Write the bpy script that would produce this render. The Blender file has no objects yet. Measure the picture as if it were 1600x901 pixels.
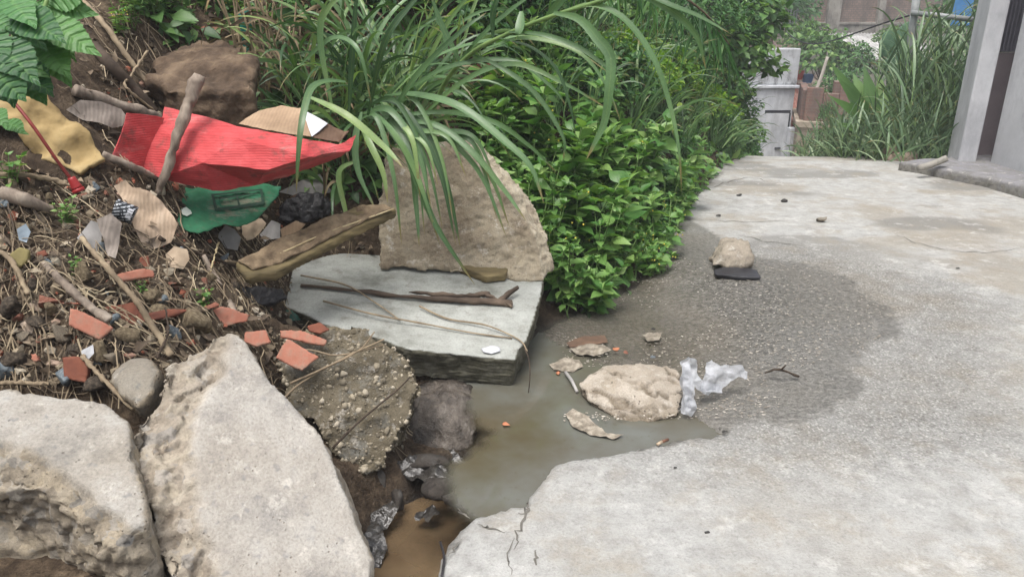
import bpy, bmesh, math, random
import numpy as np
from mathutils import Vector, geometry
random.seed(7); RNG = np.random.default_rng(7)
S = bpy.context.scene; COL = S.collection
R = math.radians
# ---------------------------------------------------------------- camera, world, sun, exposure
PITCH = 20.0; CAMZ = 1.5; LENS = 26.0
cam = bpy.data.objects.new('camera', bpy.data.cameras.new('camera')); COL.objects.link(cam)
cam.location = (0, 0, CAMZ); cam.rotation_euler = (R(90 - PITCH), 0, 0)
cam.data.lens = LENS; cam.data.sensor_width = 36; cam.data.clip_end = 400; cam.data.clip_start = 0.05
S.camera = cam
SUN_EL, SUN_AZ = 70.0, -150.0          # azimuth measured from +Y towards +X
W = bpy.data.worlds.new('World'); S.world = W; W.use_nodes = True
nt = W.node_tree; bg = nt.nodes['Background']
sky = nt.nodes.new('ShaderNodeTexSky'); sky.sky_type = 'NISHITA'; sky.sun_disc = False
sky.sun_elevation = R(SUN_EL); sky.sun_rotation = R(SUN_AZ)
sky.air_density = 1.0; sky.dust_density = 6.0; sky.ozone_density = 0.6
hs = nt.nodes.new('ShaderNodeHueSaturation'); hs.inputs['Saturation'].default_value = .4      # a cloud-veiled sky is nearly white
nt.links.new(sky.outputs[0], hs.inputs['Color']); nt.links.new(hs.outputs[0], bg.inputs[0]); bg.inputs[1].default_value = 0.15
sl = bpy.data.lights.new('sun', 'SUN'); sl.energy = 1.35; sl.angle = R(25); sl.color = (1, .98, .95)
so = bpy.data.objects.new('sun', sl); COL.objects.link(so)
sd = Vector((math.sin(R(SUN_AZ)) * math.cos(R(SUN_EL)), math.cos(R(SUN_AZ)) * math.cos(R(SUN_EL)), math.sin(R(SUN_EL))))
so.rotation_euler = sd.to_track_quat('Z', 'Y').to_euler(); so.location = (0, 0, 20)
S.view_settings.view_transform = 'Standard'; S.view_settings.look = 'None'
S.view_settings.exposure = 0.6; S.view_settings.gamma = 1.0
S.view_settings.use_curve_mapping = False
S.cycles.max_bounces = 8; S.cycles.transparent_max_bounces = 12
# ---------------------------------------------------------------- picture -> place
FPX = LENS / 36 * 1600
cp, sp = math.cos(R(PITCH)), math.sin(R(PITCH))
def ray(px, py):
    x = (px - 800) / FPX; y = (450.5 - py) / FPX
    return np.array([x, cp + y * sp, -sp + y * cp])
CAM = np.array([0, 0, CAMZ])
def atY(px, py, Y):
    d = ray(px, py); return CAM + d * (Y / d[1])
def atz(px, py, z=0.0):
    d = ray(px, py); return CAM + d * ((z - CAMZ) / d[2])
# ---------------------------------------------------------------- numpy noise
def _hash(ix, iy, iz, seed):
    h = (ix.astype(np.int64) * 374761393 + iy.astype(np.int64) * 668265263 + iz.astype(np.int64) * 2147483647 + seed * 974634777) & 0xffffffff
    h = ((h ^ (h >> 13)) * 1274126177) & 0xffffffff
    h = ((h ^ (h >> 16)) * 2246822519) & 0xffffffff
    return ((h ^ (h >> 15)) & 0xffffff) / float(0xffffff) * 2 - 1
def vnoise(P, seed=0):
    P = np.asarray(P, float); i = np.floor(P).astype(np.int64); f = P - i
    u = f * f * f * (f * (f * 6 - 15) + 10)
    r = 0
    for a in (0, 1):
        for b in (0, 1):
            for c in (0, 1):
                w = (u[:, 0] if a else 1 - u[:, 0]) * (u[:, 1] if b else 1 - u[:, 1]) * (u[:, 2] if c else 1 - u[:, 2])
                r = r + w * _hash(i[:, 0] + a, i[:, 1] + b, i[:, 2] + c, seed)
    return r
def fbm(P, sc, oct=4, seed=0, rough=.5):
    P = np.asarray(P, float) * sc; r = 0; a = 1; t = 0
    for k in range(oct):
        r = r + a * vnoise(P + 17.3 * k, seed + k); t += a; a *= rough; P = P * 2.03
    return r / t
def vor(P, sc, seed=0):
    """F1 distance and random value of the nearest cell"""
    P = np.asarray(P, float) * sc; i = np.floor(P).astype(np.int64)
    best = np.full(len(P), 9.0); rv = np.zeros(len(P))
    for a in (-1, 0, 1):
        for b in (-1, 0, 1):
            for c in (-1, 0, 1):
                j = i + np.array([a, b, c])
                q = j + .5 + .5 * np.stack([_hash(j[:, 0], j[:, 1], j[:, 2], seed + k) for k in range(3)], 1)
                d = np.linalg.norm(q - P, axis=1); m = d < best
                best = np.where(m, d, best); rv = np.where(m, _hash(j[:, 0], j[:, 1], j[:, 2], seed + 5), rv)
    return best, rv
def sstep(a, b, x):
    t = np.clip((x - a) / (b - a), 0, 1); return t * t * (3 - 2 * t)
def p3(X, Y, Z=None):
    X = np.asarray(X, float).ravel(); Y = np.asarray(Y, float).ravel()
    return np.stack([X, Y, np.zeros_like(X) if Z is None else np.asarray(Z, float).ravel()], 1)
def sdist(X, Y, poly):
    """signed distance to an open polyline, positive on its left"""
    best = np.full(np.shape(X), 1e9); sg = np.ones(np.shape(X))
    for (ax, ay), (bx, by) in zip(poly[:-1], poly[1:]):
        ex, ey = bx - ax, by - ay; L = ex * ex + ey * ey + 1e-12
        t = np.clip(((X - ax) * ex + (Y - ay) * ey) / L, 0, 1)
        dx, dy = X - ax - t * ex, Y - ay - t * ey
        d = np.hypot(dx, dy); s = np.sign(ex * (Y - ay) - ey * (X - ax)); m = d < best - 1e-9
        best = np.where(m, d, best); sg = np.where(m, s, sg)
    return best * np.where(sg == 0, 1, sg)
# ---------------------------------------------------------------- object helpers
def tag(o, label=None, cat=None, group=None, kind=None):
    if label: o['label'] = label
    if cat: o['category'] = cat
    if group: o['group'] = group
    if kind: o['kind'] = kind
    elif cat: o['kind'] = 'thing'
    return o
def empty(name, loc=(0, 0, 0)):
    o = bpy.data.objects.new(name, None); COL.objects.link(o); o.location = loc; o.empty_display_size = .05
    return o
def mesh_obj(name, V, F, m, parent=None, origin=None, attrs=None, smooth=True, mi=None):
    V = np.asarray(V, float)
    if origin is not None: V = V - np.asarray(origin)
    elif parent is not None: V = V - np.array(parent.location)
    me = bpy.data.meshes.new(name)
    me.from_pydata(V.tolist(), [], F.tolist() if hasattr(F, 'tolist') else F)
    for mm in (m if isinstance(m, (list, tuple)) else [m]): me.materials.append(mm)
    if smooth: me.polygons.foreach_set('use_smooth', np.ones(len(me.polygons), bool))
    if mi is not None: me.polygons.foreach_set('material_index', np.asarray(mi, np.int32))
    for k, a in (attrs or {}).items():
        at = me.attributes.new(k, 'FLOAT', 'POINT'); at.data.foreach_set('value', np.asarray(a, np.float32))
    o = bpy.data.objects.new(name, me); COL.objects.link(o)
    if parent is not None: o.parent = parent
    elif origin is not None: o.location = origin
    return o
def copy_tree(o, parent=None):
    c = o.copy(); COL.objects.link(c)
    if parent is not None: c.parent = parent
    for ch in list(o.children): copy_tree(ch, c)
    return c
class MB:
    """collects geometry into one mesh"""
    def __init__(s): s.V = []; s.F = []; s.n = 0; s.A = {}; s.M = []
    def add(s, V, F, mi=0, **attrs):
        V = np.asarray(V, float)
        s.V.append(V); s.F += [tuple(int(i) + s.n for i in f) for f in F]; s.M += [mi] * len(F)
        for k, a in attrs.items():
            s.A.setdefault(k, []).append((s.n, np.broadcast_to(np.asarray(a, float), (len(V),))))
        s.n += len(V); return s
    def build(s, name, m, parent=None, origin=None, smooth=True):
        at = {}
        for k, l in s.A.items():
            a = np.zeros(s.n)
            for st, v in l: a[st:st + len(v)] = v
            at[k] = a
        return mesh_obj(name, np.concatenate(s.V), s.F, m, parent, origin, at, smooth, s.M)
def box_vf(c, size, rz=0, tilt=None):
    sx, sy, sz = [k / 2 for k in size]
    v = np.array([(x, y, z) for x in (-sx, sx) for y in (-sy, sy) for z in (-sz, sz)])
    if tilt is not None: v = v @ np.asarray(tilt).T
    cc, ss = math.cos(rz), math.sin(rz)
    v = v @ np.array([[cc, ss, 0], [-ss, cc, 0], [0, 0, 1]]) + np.asarray(c)
    return v, [(0, 1, 3, 2), (4, 6, 7, 5), (0, 4, 5, 1), (2, 3, 7, 6), (0, 2, 6, 4), (1, 5, 7, 3)]
def bevel_obj(o, w=.01, seg=2):
    b = o.modifiers.new('bevel', 'BEVEL'); b.width = w; b.segments = seg; b.limit_method = 'ANGLE'; return o
def catmull(P, n):
    P = np.asarray(P, float); Q = np.vstack([2 * P[0] - P[1], P, 2 * P[-1] - P[-2]])
    out = []
    for t in np.linspace(0, len(P) - 1 - 1e-6, n):
        i = int(t); u = t - i; a, b, c, d = Q[i:i + 4]
        out.append(.5 * (2 * b + (c - a) * u + (2 * a - 5 * b + 4 * c - d) * u * u + (3 * b - a - 3 * c + d) * u ** 3))
    return np.array(out)
def tube_vf(P, r0, r1=None, n=7, k=None, rough=0.0, seed=0):
    P = np.asarray(P, float)
    if k: P = catmull(P, k)
    r1 = r0 if r1 is None else r1
    T = np.gradient(P, axis=0); T /= np.linalg.norm(T, axis=1)[:, None] + 1e-9
    ref = np.array([0, 0, 1.]) if abs(T[0][2]) < .8 else np.array([1., 0, 0])
    V = []
    for i, (p, t) in enumerate(zip(P, T)):
        a = np.cross(t, ref); a /= np.linalg.norm(a) + 1e-9; b = np.cross(t, a)
        r = r0 + (r1 - r0) * i / max(1, len(P) - 1)
        if rough: r *= 1 + .10 * float(vnoise(p[None] * 11 + seed, seed)[0]) + .08 * float(vnoise(p[None] * 45 + seed, seed)[0])
        for j in range(n):
            th = 2 * math.pi * j / n; V.append(p + r * (math.cos(th) * a + math.sin(th) * b))
    V = np.array(V); K = len(P)
    if rough:
        V += rough * np.stack([fbm(V, 25 / max(.2, r0 * 40), 2, seed + q) for q in range(3)], 1)
    F = [(i * n + j, i * n + (j + 1) % n, (i + 1) * n + (j + 1) % n, (i + 1) * n + j) for i in range(K - 1) for j in range(n)]
    F += [tuple(range(n - 1, -1, -1)), tuple((K - 1) * n + j for j in range(n))]
    return V, F
def strip_vf(paths, width, nrm, prof, fold=.25):
    """paths (N,K,3); width (N,); nrm (N,3) rough facing normal; returns V,F,rnd,t"""
    N, K, _ = paths.shape
    T = np.gradient(paths, axis=1); T /= np.linalg.norm(T, axis=2)[..., None] + 1e-9
    n = np.broadcast_to(nrm[:, None, :], paths.shape); Sd = np.cross(T, n); Sd /= np.linalg.norm(Sd, axis=2)[..., None] + 1e-9
    U = np.cross(Sd, T); w = (width[:, None] * prof[None, :])[..., None]
    V = np.stack([paths - Sd * w + U * w * fold, paths, paths + Sd * w + U * w * fold], 2).reshape(-1, 3)
    base = (np.arange(N)[:, None] * K + np.arange(K - 1)[None, :]).ravel() * 3
    F = np.concatenate([np.stack([base + a, base + a + 1, base + a + 4, base + a + 3], 1) for a in (0, 1)])
    rnd = np.repeat(RNG.random(N), K * 3); s = np.tile(np.array([1, 0, 1.]), N * K)
    t = np.tile(np.repeat(np.linspace(0, 1, K), 3), N)
    return V, F, rnd, s, t
def leaf_vf(P, D, U, L, Wd, prof=(.05, .8, 1, .75, .3, .02), fold=.25, droop=.25):
    """batch of leaves; D direction, U face normal"""
    P = np.asarray(P, float); N = len(P); prof = np.asarray(prof); K = len(prof)
    D = D / (np.linalg.norm(D, axis=1)[:, None] + 1e-9)
    Sd = np.cross(D, U); Sd /= np.linalg.norm(Sd, axis=1)[:, None] + 1e-9; U = np.cross(Sd, D)
    t = np.linspace(0, 1, K)
    c = P[:, None] + D[:, None] * (L[:, None] * t)[..., None] - U[:, None] * (droop * L[:, None] * t * t)[..., None]
    w = (Wd[:, None] * prof)[..., None]
    V = np.stack([c - Sd[:, None] * w + U[:, None] * w * fold, c, c + Sd[:, None] * w + U[:, None] * w * fold], 2).reshape(-1, 3)
    base = (np.arange(N)[:, None] * K + np.arange(K - 1)[None, :]).ravel() * 3
    F = np.concatenate([np.stack([base + a, base + a + 1, base + a + 4, base + a + 3], 1) for a in (0, 1)])
    rnd = np.repeat(RNG.random(N), K * 3); s = np.tile(np.array([1, 0, 1.]), N * K)
    return V, F, rnd, s, np.tile(np.repeat(t, 3), N)
def grow(base, dirs, L, K, grav, wob=0.0):
    """arching paths bent by gravity"""
    N = len(base); p = base.copy(); d = dirs / np.linalg.norm(dirs, axis=1)[:, None]; out = [p.copy()]
    for k in range(K - 1):
        p = p + d * (L / (K - 1))[:, None]; out.append(p.copy())
        d = d + np.stack([np.zeros(N), np.zeros(N), np.full(N, -grav * (k + 1) / K)], 1) + wob * RNG.normal(size=(N, 3))
        d /= np.linalg.norm(d, axis=1)[:, None]
    return np.stack(out, 1)
BLADE = np.array([.35, .55, .75, .9, 1, 1, .97, .92, .84, .74, .62, .48, .32, .02])
# ---------------------------------------------------------------- materials
def lin(c):
    if isinstance(c, str):
        c = [int(c[i:i + 2], 16) / 255 for i in (0, 2, 4)]
        c = [x / 12.92 if x <= .04045 else ((x + .055) / 1.055) ** 2.4 for x in c]
    return (*c[:3], 1)
class NT:
    def __init__(s, name):
        s.m = bpy.data.materials.new(name); s.m.use_nodes = True; s.t = s.m.node_tree; s.t.nodes.clear()
        s.out = s.n('OutputMaterial')
    def n(s, typ, **kw):
        nd = s.t.nodes.new('ShaderNode' + typ)
        for k, v in kw.items(): setattr(nd, k, v)
        return nd
    def put(s, sock, v):
        if hasattr(v, 'is_linked') or isinstance(v, bpy.types.NodeSocket): s.t.links.new(v, sock)
        elif v is not None: sock.default_value = v
    def coord(s, scale=(1, 1, 1)):
        c = s.n('TexCoord'); mp = s.n('Mapping'); s.t.links.new(c.outputs['Object'], mp.inputs['Vector']); mp.inputs['Scale'].default_value = scale
        return mp.outputs[0]
    def noise(s, scale, detail=4, rough=.55, vec=None, dist=0):
        q = s.n('TexNoise'); q.inputs['Scale'].default_value = scale; q.inputs['Detail'].default_value = detail
        q.inputs['Roughness'].default_value = rough; q.inputs['Distortion'].default_value = dist
        s.put(q.inputs['Vector'], vec if vec is not None else s.coord()); return q.outputs['Fac']
    def voro(s, scale, feature='F1', vec=None, out='Distance', rnd=1):
        q = s.n('TexVoronoi', feature=feature); q.inputs['Scale'].default_value = scale
        if 'Randomness' in q.inputs: q.inputs['Randomness'].default_value = rnd
        s.put(q.inputs['Vector'], vec if vec is not None else s.coord()); return q.outputs[out]
    def ramp(s, fac, *stops):
        q = s.n('ValToRGB'); s.put(q.inputs[0], fac); e = q.color_ramp.elements
        while len(e) < len(stops): e.new(.5)
        for el, (p, c) in zip(e, stops):
            el.position = p; el.color = lin(c) if not isinstance(c, (int, float)) else (c, c, c, 1)
        return q.outputs[0]
    def mix(s, fac, a, b, mode='MIX'):
        q = s.n('MixRGB', blend_type=mode); s.put(q.inputs[0], fac)
        for i, v in ((1, a), (2, b)): s.put(q.inputs[i], lin(v) if isinstance(v, (str, tuple)) else v)
        return q.outputs[0]
    def math(s, op, a, b=0.0, clamp=False):
        q = s.n('Math', operation=op); q.use_clamp = clamp; s.put(q.inputs[0], a); s.put(q.inputs[1], b); return q.outputs[0]
    def attr(s, name):
        q = s.n('Attribute'); q.attribute_name = name; return q.outputs['Fac']
    def bump(s, h, strength=.5, dist=.01, normal=None):
        q = s.n('Bump'); q.inputs['Strength'].default_value = strength; q.inputs['Distance'].default_value = dist
        s.put(q.inputs['Height'], h)
        if normal is not None: s.put(q.inputs['Normal'], normal)
        return q.outputs[0]
    def pbr(s, col, rough=.8, normal=None, spec=.4, **kw):
        b = s.n('BsdfPrincipled'); s.put(b.inputs['Base Color'], lin(col) if isinstance(col, (str, tuple)) else col)
        s.put(b.inputs['Roughness'], rough); s.put(b.inputs['Specular IOR Level'], spec)
        if normal is not None: s.put(b.inputs['Normal'], normal)
        for k, v in kw.items(): s.put(b.inputs[k.replace('_', ' ')], v)
        return b.outputs[0]
    def done(s, sh):
        s.t.links.new(sh, s.out.inputs[0]); return s.m
def simple(name, stops, scale=8, rough=.8, bump=.3, bscale=40, bdist=.006, spec=.3, stretch=(1, 1, 1), detail=6):
    n = NT(name); v = n.coord(stretch)
    c = n.ramp(n.noise(scale, detail, .6, v), *stops)
    h = n.noise(bscale, 5, .6, v)
    return n.done(n.pbr(c, rough, n.bump(h, bump, bdist) if bump else None, spec))
def leafmat(name, dark, mid, light, rough=.5, trans=.35, rib=.35, tint=None, spec=.45, veins=False):
    n = NT(name); r = n.attr('rnd')
    big = n.noise(1.7, 2)
    f = n.math('ADD', n.math('MULTIPLY', r, .72), n.math('MULTIPLY', n.math('SUBTRACT', big, .5), .9), True)
    c = n.ramp(f, (.05, dark), (.5, mid), (.95, light))
    s = n.attr('side'); ribm = n.ramp(s, (.0, 1.0), (.16, 0.0))
    c2 = n.mix(n.math('MULTIPLY', ribm, rib), c, n.mix(.5, c, light))
    tip = n.attr('tip'); c2 = n.mix(n.ramp(n.math('ADD', n.math('MULTIPLY', r, .12), tip), (.93, 0.0), (1.02, .8)), c2, '8d7b52')
    vein = n.math('ABSOLUTE', n.math('SUBTRACT', n.math('FRACT', n.math('MULTIPLY', n.math('SUBTRACT', tip, n.math('MULTIPLY', s, .10)), 9.0)), .5)) if veins else None
    if veins: c2 = n.mix(n.math('MULTIPLY', n.ramp(vein, (.36, 0.0), (.47, 1.0)), .3), c2, light)
    v = n.noise(140, 2); c2 = n.mix(.25, c2, n.mix(1, c2, n.ramp(v, (.3, .5), (.7, 1.3)), 'MULTIPLY'))
    hb = n.noise(60, 2) if not veins else n.math('ADD', n.math('MULTIPLY', n.noise(60, 3), .5), n.math('MULTIPLY', n.ramp(vein, (.2, 1.0), (.47, 0.0)), 1.0))
    b = n.pbr(c2, rough, n.bump(hb, .6 if veins else .15, .006 if veins else .004), spec)
    tr = n.n('BsdfTranslucent'); n.put(tr.inputs[0], n.mix(1, c2, tint or (1.0, 1.05, .45), 'MULTIPLY'))
    mx = n.n('MixShader'); mx.inputs[0].default_value = trans
    n.t.links.new(b, mx.inputs[1]); n.t.links.new(tr.outputs[0], mx.inputs[2])
    return n.done(mx.outputs[0])
def concmat(name, face, broken, speck='6b6f73', tan=None, bumpk=.5, pit=True, dark='5e5a52'):
    n = NT(name)
    f = n.attr('face'); big = n.noise(4, 5, .65); mid = n.noise(22, 5, .6); fine = n.noise(130, 3, .7)
    cf = n.mix(n.ramp(big, (.38, 0.0), (.62, 1.0)), face, n.mix(.75, face, broken)); cf = n.mix(n.ramp(n.noise(8, 6, .7), (.5, 0.0), (.66, .4)), cf, speck); cf = n.mix(n.ramp(n.noise(13, 6, .75), (.56, 0.0), (.66, .5)), cf, 'd0cbc2')
    cell = n.ramp(n.voro(30, out='Color', vec=n.mix(.06, n.coord(), n.n('TexNoise').outputs['Color'])), (.1, dark), (.35, broken), (.6, tan or broken), (.8, face), (.95, speck))
    cb = n.mix(.45, n.ramp(mid, (.25, dark), (.5, broken), (.75, tan or broken)), cell)
    c = n.mix(f, cb, cf)
    c = n.mix(.55, c, n.mix(1, c, n.ramp(fine, (.25, .5), (.5, 1.0), (.75, 1.3)), 'MULTIPLY'))
    dv = n.n('VectorMath', operation='ADD'); nv = n.n('TexNoise'); nv.inputs['Scale'].default_value = 30; n.put(nv.inputs['Vector'], n.coord()); n.put(dv.inputs[0], n.coord()); sc_ = n.n('VectorMath', operation='SCALE'); n.put(sc_.inputs[0], nv.outputs['Color']); sc_.inputs['Scale'].default_value = .05; n.t.links.new(sc_.outputs[0], dv.inputs[1])
    sp = n.voro(34, out='Distance', vec=dv.outputs[0]); spc = n.voro(34, out='Color', vec=dv.outputs[0])
    m = n.math('MULTIPLY', n.ramp(sp, (.12, 1.0), (.4, 0.0)), n.math('GREATER_THAN', n.ramp(spc, (0, 0.0), (1, 1.0)), .7))
    c = n.mix(n.math('MULTIPLY', m, .4), c, speck)
    pits = n.voro(55); pm = n.ramp(pits, (.08, 1.0), (.2, 0.0)); pr = n.math('GREATER_THAN', n.noise(9, 2), .55)
    pm = n.math('MULTIPLY', pm, pr)
    c = n.mix(n.math('MULTIPLY', pm, .5), c, dark)
    h = n.math('ADD', n.math('MULTIPLY', mid, n.math('ADD', .25, n.math('MULTIPLY', big, .7))), n.math('SUBTRACT', n.math('MULTIPLY', fine, .5), n.math('MULTIPLY', pm, .8)))
    return n.done(n.pbr(c, .9, n.bump(h, bumpk, .012), .2))
# ================================================================ ground, road, water
TOE = [(-.75, .2), (-.62, 1.5), (-.5, 2.15), (-.12, 2.85), (.18, 3.6), (.8, 4.35), (1.35, 5.9), (2.3, 8.0), (2.95, 9.3), (3.75, 11), (5.3, 16), (8, 30)]
SHELVES = [(-1.0, .12, 2.92, 3.62, .03), (-2.3, -.86, 1.2, 1.84, .16), (-.42, -.08, 2.3, 2.95, -.2), (-.78, -.4, 2.12, 2.62, -.12)]
def pdist(X, Y, poly):
    """distance to a closed polygon, positive inside"""
    poly = list(poly); d = np.abs(sdist(X, Y, poly + poly[:1])); r = np.zeros(np.shape(X), bool)
    for (ax, ay), (bx, by) in zip(poly, poly[1:] + poly[:1]):
        c = (ay > Y) != (by > Y); xi = (bx - ax) * (Y - ay) / ((by - ay) if by != ay else 1e-9) + ax
        r ^= c & (X < xi)
    return np.where(r, d, -d)
def base_z(y):
    y = np.asarray(y, float)
    return np.interp(y, [-50, 8.2, 9.2, 12, 18, 26, 34, 46, 60], [0, 0, -.1, -.75, -2.3, -3.0, -1.5, 3.5, 5.0])
def G(X, Y, detail=True):
    X = np.asarray(X, float); Y = np.asarray(Y, float); sh = X.shape; X = X.ravel(); Y = Y.ravel()
    d = sdist(X, Y, TOE); P = p3(X, Y)
    d = d + .12 * fbm(P, 1.3, 3, 5) * sstep(.1, .8, d)
    near = np.interp(d, [-1, 0, .12, .3, .6, 1.0, 1.6, 2.5, 4, 8, 30], [0, 0, .05, .2, .45, .78, 1.3, 1.95, 2.7, 4.0, 4.6])
    far = np.interp(d, [-1, 0, .15, .5, 1.0, 1.5, 2.5, 4, 8, 30], [0, 0, .12, .55, 1.25, 2.0, 2.8, 3.4, 4.2, 4.8])
    k = sstep(4.2, 5.8, Y); h = near * (1 - k) + far * k
    z = base_z(Y) + h
    # gutter bed and pit
    gut = sstep(.75, .1, np.abs(d + .22)) * sstep(5.2, 3.6, Y) * sstep(.05, -.1, d)
    z = z - .12 * gut - .04 * (d < .25)
    z = z - .22 * np.exp(-(((X + .38) / .3) ** 2 + ((Y - 2.15) / .34) ** 2) ** 2)
    if detail:
        m = sstep(0, .25, d)
        z = z + m * (.07 * fbm(P, 2.6, 4, 11) + .035 * fbm(P, 9, 3, 12)) + .012 * fbm(P, 22, 2, 13)
    for x0, x1, y0, y1, cap in SHELVES:
      out = np.hypot(np.maximum(np.maximum(x0 - X, X - x1), 0), np.maximum(np.maximum(y0 - Y, Y - y1), 0))
      z = np.minimum(z, cap + .1 * sstep(0, -.9, X) * (y0 > 2) + 1.6 * out)
    return z.reshape(sh)
def Gz(x, y): return float(G(np.array([x]), np.array([y]))[0])
def on(px, py, lift=0.0, y0=1.0, y1=14.0):
    """the point of the ground seen at a pixel, raised towards the camera"""
    d = ray(px, py); ta, tb = y0 / d[1], y1 / d[1]
    for k in (120, 24, 10):
        t = np.linspace(ta, tb, k); P = CAM + d * t[:, None]; m = np.nonzero(P[:, 2] < G(P[:, 0], P[:, 1]))[0]
        i = int(m[0]) if len(m) else k - 1
        ta, tb = t[max(0, i - 1)], t[i]
    return CAM + d * tb - d / np.linalg.norm(d) * lift
def gnorm(x, y, e=.06):
    z = G(np.array([x + e, x - e, x, x]), np.array([y, y, y + e, y - e]), True)
    n = np.array([-(z[0] - z[1]) / (2 * e), -(z[2] - z[3]) / (2 * e), 1.0]); return n / np.linalg.norm(n)
def axis(a, b, step, lo, hi, g=1.12):
    c = list(np.arange(a, b, step)); s = step
    while c[-1] < hi: s = min(s * g, 6); c.append(c[-1] + s)
    s = step
    while c[0] > lo: s = min(s * g, 6); c.insert(0, c[0] - s)
    return np.array(c)
def grid_mesh(xs, ys):
    X, Y = np.meshgrid(xs, ys); nx, ny = len(xs), len(ys)
    i = (np.arange(ny - 1)[:, None] * nx + np.arange(nx - 1)[None, :]).ravel()
    return X.ravel(), Y.ravel(), np.stack([i, i + 1, i + nx + 1, i + nx], 1)
# ---- soil hillside
n = NT('soil'); a = n.noise(2.2, 5, .65); b = n.noise(18, 6, .7); c = n.noise(90, 3, .7)
col = n.ramp(b, (.25, '2c241d'), (.45, '4a3f34'), (.6, '6b5d4d'), (.78, '8d8069'))
col = n.mix(n.ramp(a, (.4, 0.0), (.65, .6)), col, '332a22')
col = n.mix(.6, col, n.mix(1, col, n.ramp(c, (.25, .4), (.5, 1.0), (.8, 1.6)), 'MULTIPLY'))
wetg = n.attr('wet'); col = n.mix(wetg, col, n.mix(1, col, '6e6a62', 'MULTIPLY'))
h = n.math('ADD', b, n.math('MULTIPLY', c, .5))
SOIL = n.done(n.pbr(col, n.math('SUBTRACT', .95, n.math('MULTIPLY', wetg, .7)), n.bump(h, .8, .03), n.math('ADD', .15, n.math('MULTIPLY', wetg, .4))))
xs = axis(-2.4, 1.2, .024, -16, 34); ys = axis(1.0, 4.6, .024, -4, 62)
X, Y, F = grid_mesh(xs, ys); Z = G(X, Y)
under = (sdist(X, Y, TOE) < -.55) & (Y < 20)
Z = np.where(under, Z - .16, Z)
wet = sstep(.12, -.05, sdist(X, Y, TOE)) * (Y < 5)
hill = mesh_obj('hillside', np.stack([X, Y, Z], 1), F, SOIL, attrs={'wet': wet})
tag(hill, 'dark brown soil bank rising beside the lane', kind='structure')
# ---- concrete road
PXE = [(560, 1040), (640, 960), (690, 888), (702, 842), (735, 812), (775, 800), (825, 786), (850, 742), (870, 722), (930, 715), (1000, 700), (1080, 682), (1140, 672)]
EDGE = [tuple(atz(*p)[:2]) for p in PXE]
EDGE2 = EDGE + [tuple(atz(*p)[:2]) for p in [(1090, 640), (1010, 590), (900, 545), (850, 520), (800, 480)]] + [(-1.5, 4.4), (-1.5, .3), (-.3, .3)]
LOWL = EDGE[-4:] + [tuple(atz(*p)[:2]) for p in [(1240, 625), (1215, 560), (1150, 480), (1090, 420), (1070, 350), (1090, 310), (1150, 262)]] + [(-2, 8), (-2, 1.5)]
WETL = EDGE + [tuple(atz(*p)[:2]) for p in [(1180, 655), (1330, 620), (1350, 560), (1400, 520), (1385, 475), (1310, 430), (1240, 405), (1190, 402), (1110, 360), (1065, 325), (1090, 300), (1130, 268)]] + [(-2, 8), (-2, .4)]
xs = np.concatenate([np.arange(-.9, 2.6, .016), np.arange(2.6, 7.4, .06)]); ys = np.concatenate([np.arange(.6, 4.6, .016), np.arange(4.6, 8.2, .03), np.arange(8.2, 24, .12)])
X, Y, F = grid_mesh(xs, ys); P = p3(X, Y)
jag = .018 * fbm(P, 9, 3, 31) + .012 * fbm(P, 40, 2, 32)
e = pdist(X, Y, EDGE2) + jag
low = pdist(X, Y, LOWL) + .12 * fbm(P, 3, 3, 33)
wd = pdist(X, Y, WETL) + .09 * fbm(P, 3.5, 4, 34) + .035 * fbm(P, 14, 2, 36)
wet = sstep(-.022, .022, wd + .05 * fbm(P, 34, 3, 37)) * (1 - .25 * sstep(.6, .1, wd))
dry_edge = sstep(.35, .0, np.abs(sdist(X, Y, EDGE)))
wet = np.clip(wet, 0, 1)
agg = sstep(-1.0, -.2, wd + .25 * fbm(P, 1.5, 3, 35)) * sstep(1.9, 3.1, Y + .35 * X) * sstep(5.6, 4.6, Y)
peb, prv = vor(P, 42, 40)
Z = base_z(Y) + .012 * fbm(P, 1.1, 3, 41) + .0022 * fbm(P, 12, 3, 42) + .0025 * fbm(P, 45, 2, 43)
Z = Z - .055 * sstep(0, .55, low)
Z = Z + agg * (.0035 * fbm(P, 60, 2, 44) + .003 * (0.35 - peb) + .002 * prv)
Z = Z - .2 * sstep(0, .05, e) - .02 * sstep(-.06, 0, e) * (.5 + .5 * fbm(P, 15, 2, 48))
Z = Z + sstep(-.012, -.05, e) * 0
keep = ((e < .08) & (sdist(X, Y, TOE) < .18))[F].all(axis=1)
patch = sstep(.0, .2, fbm(P * np.array([1, 2.2, 1]), .9, 3, 51) - .12) * sstep(4.2, 5.5, Y)
stain = sstep(.02, .3, fbm(P, 1.6, 4, 52))
n = NT('road_concrete'); big = n.noise(1.6, 5, .65); md = n.noise(9, 6, .7); fine = n.noise(120, 4, .75)
w = n.attr('wet'); ag = n.attr('agg'); pt = n.attr('patch'); st = n.attr('stain')
col = n.ramp(md, (.28, '8f8e8a'), (.5, 'a5a5a2'), (.72, 'b7b7b4'))
col = n.mix(n.ramp(big, (.42, 0.0), (.68, .55)), col, 'a19e97')
col = n.mix(n.math('MULTIPLY', st, .5), col, '8a8171'); col = n.mix(n.math('MULTIPLY', pt, .75), col, '7b7a76'); col = n.mix(n.ramp(n.noise(3.2, 6, .72), (.5, 0.0), (.66, .5)), col, '938a7a'); col = n.mix(n.ramp(n.noise(5.5, 6, .75), (.55, 0.0), (.68, .55)), col, 'cfceca')
gm = n.math('MULTIPLY', n.ramp(n.noise(48, 4, .85), (.36, 1.0), (.45, 0.0)), n.math('ADD', .25, n.math('MULTIPLY', ag, .65)))
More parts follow.
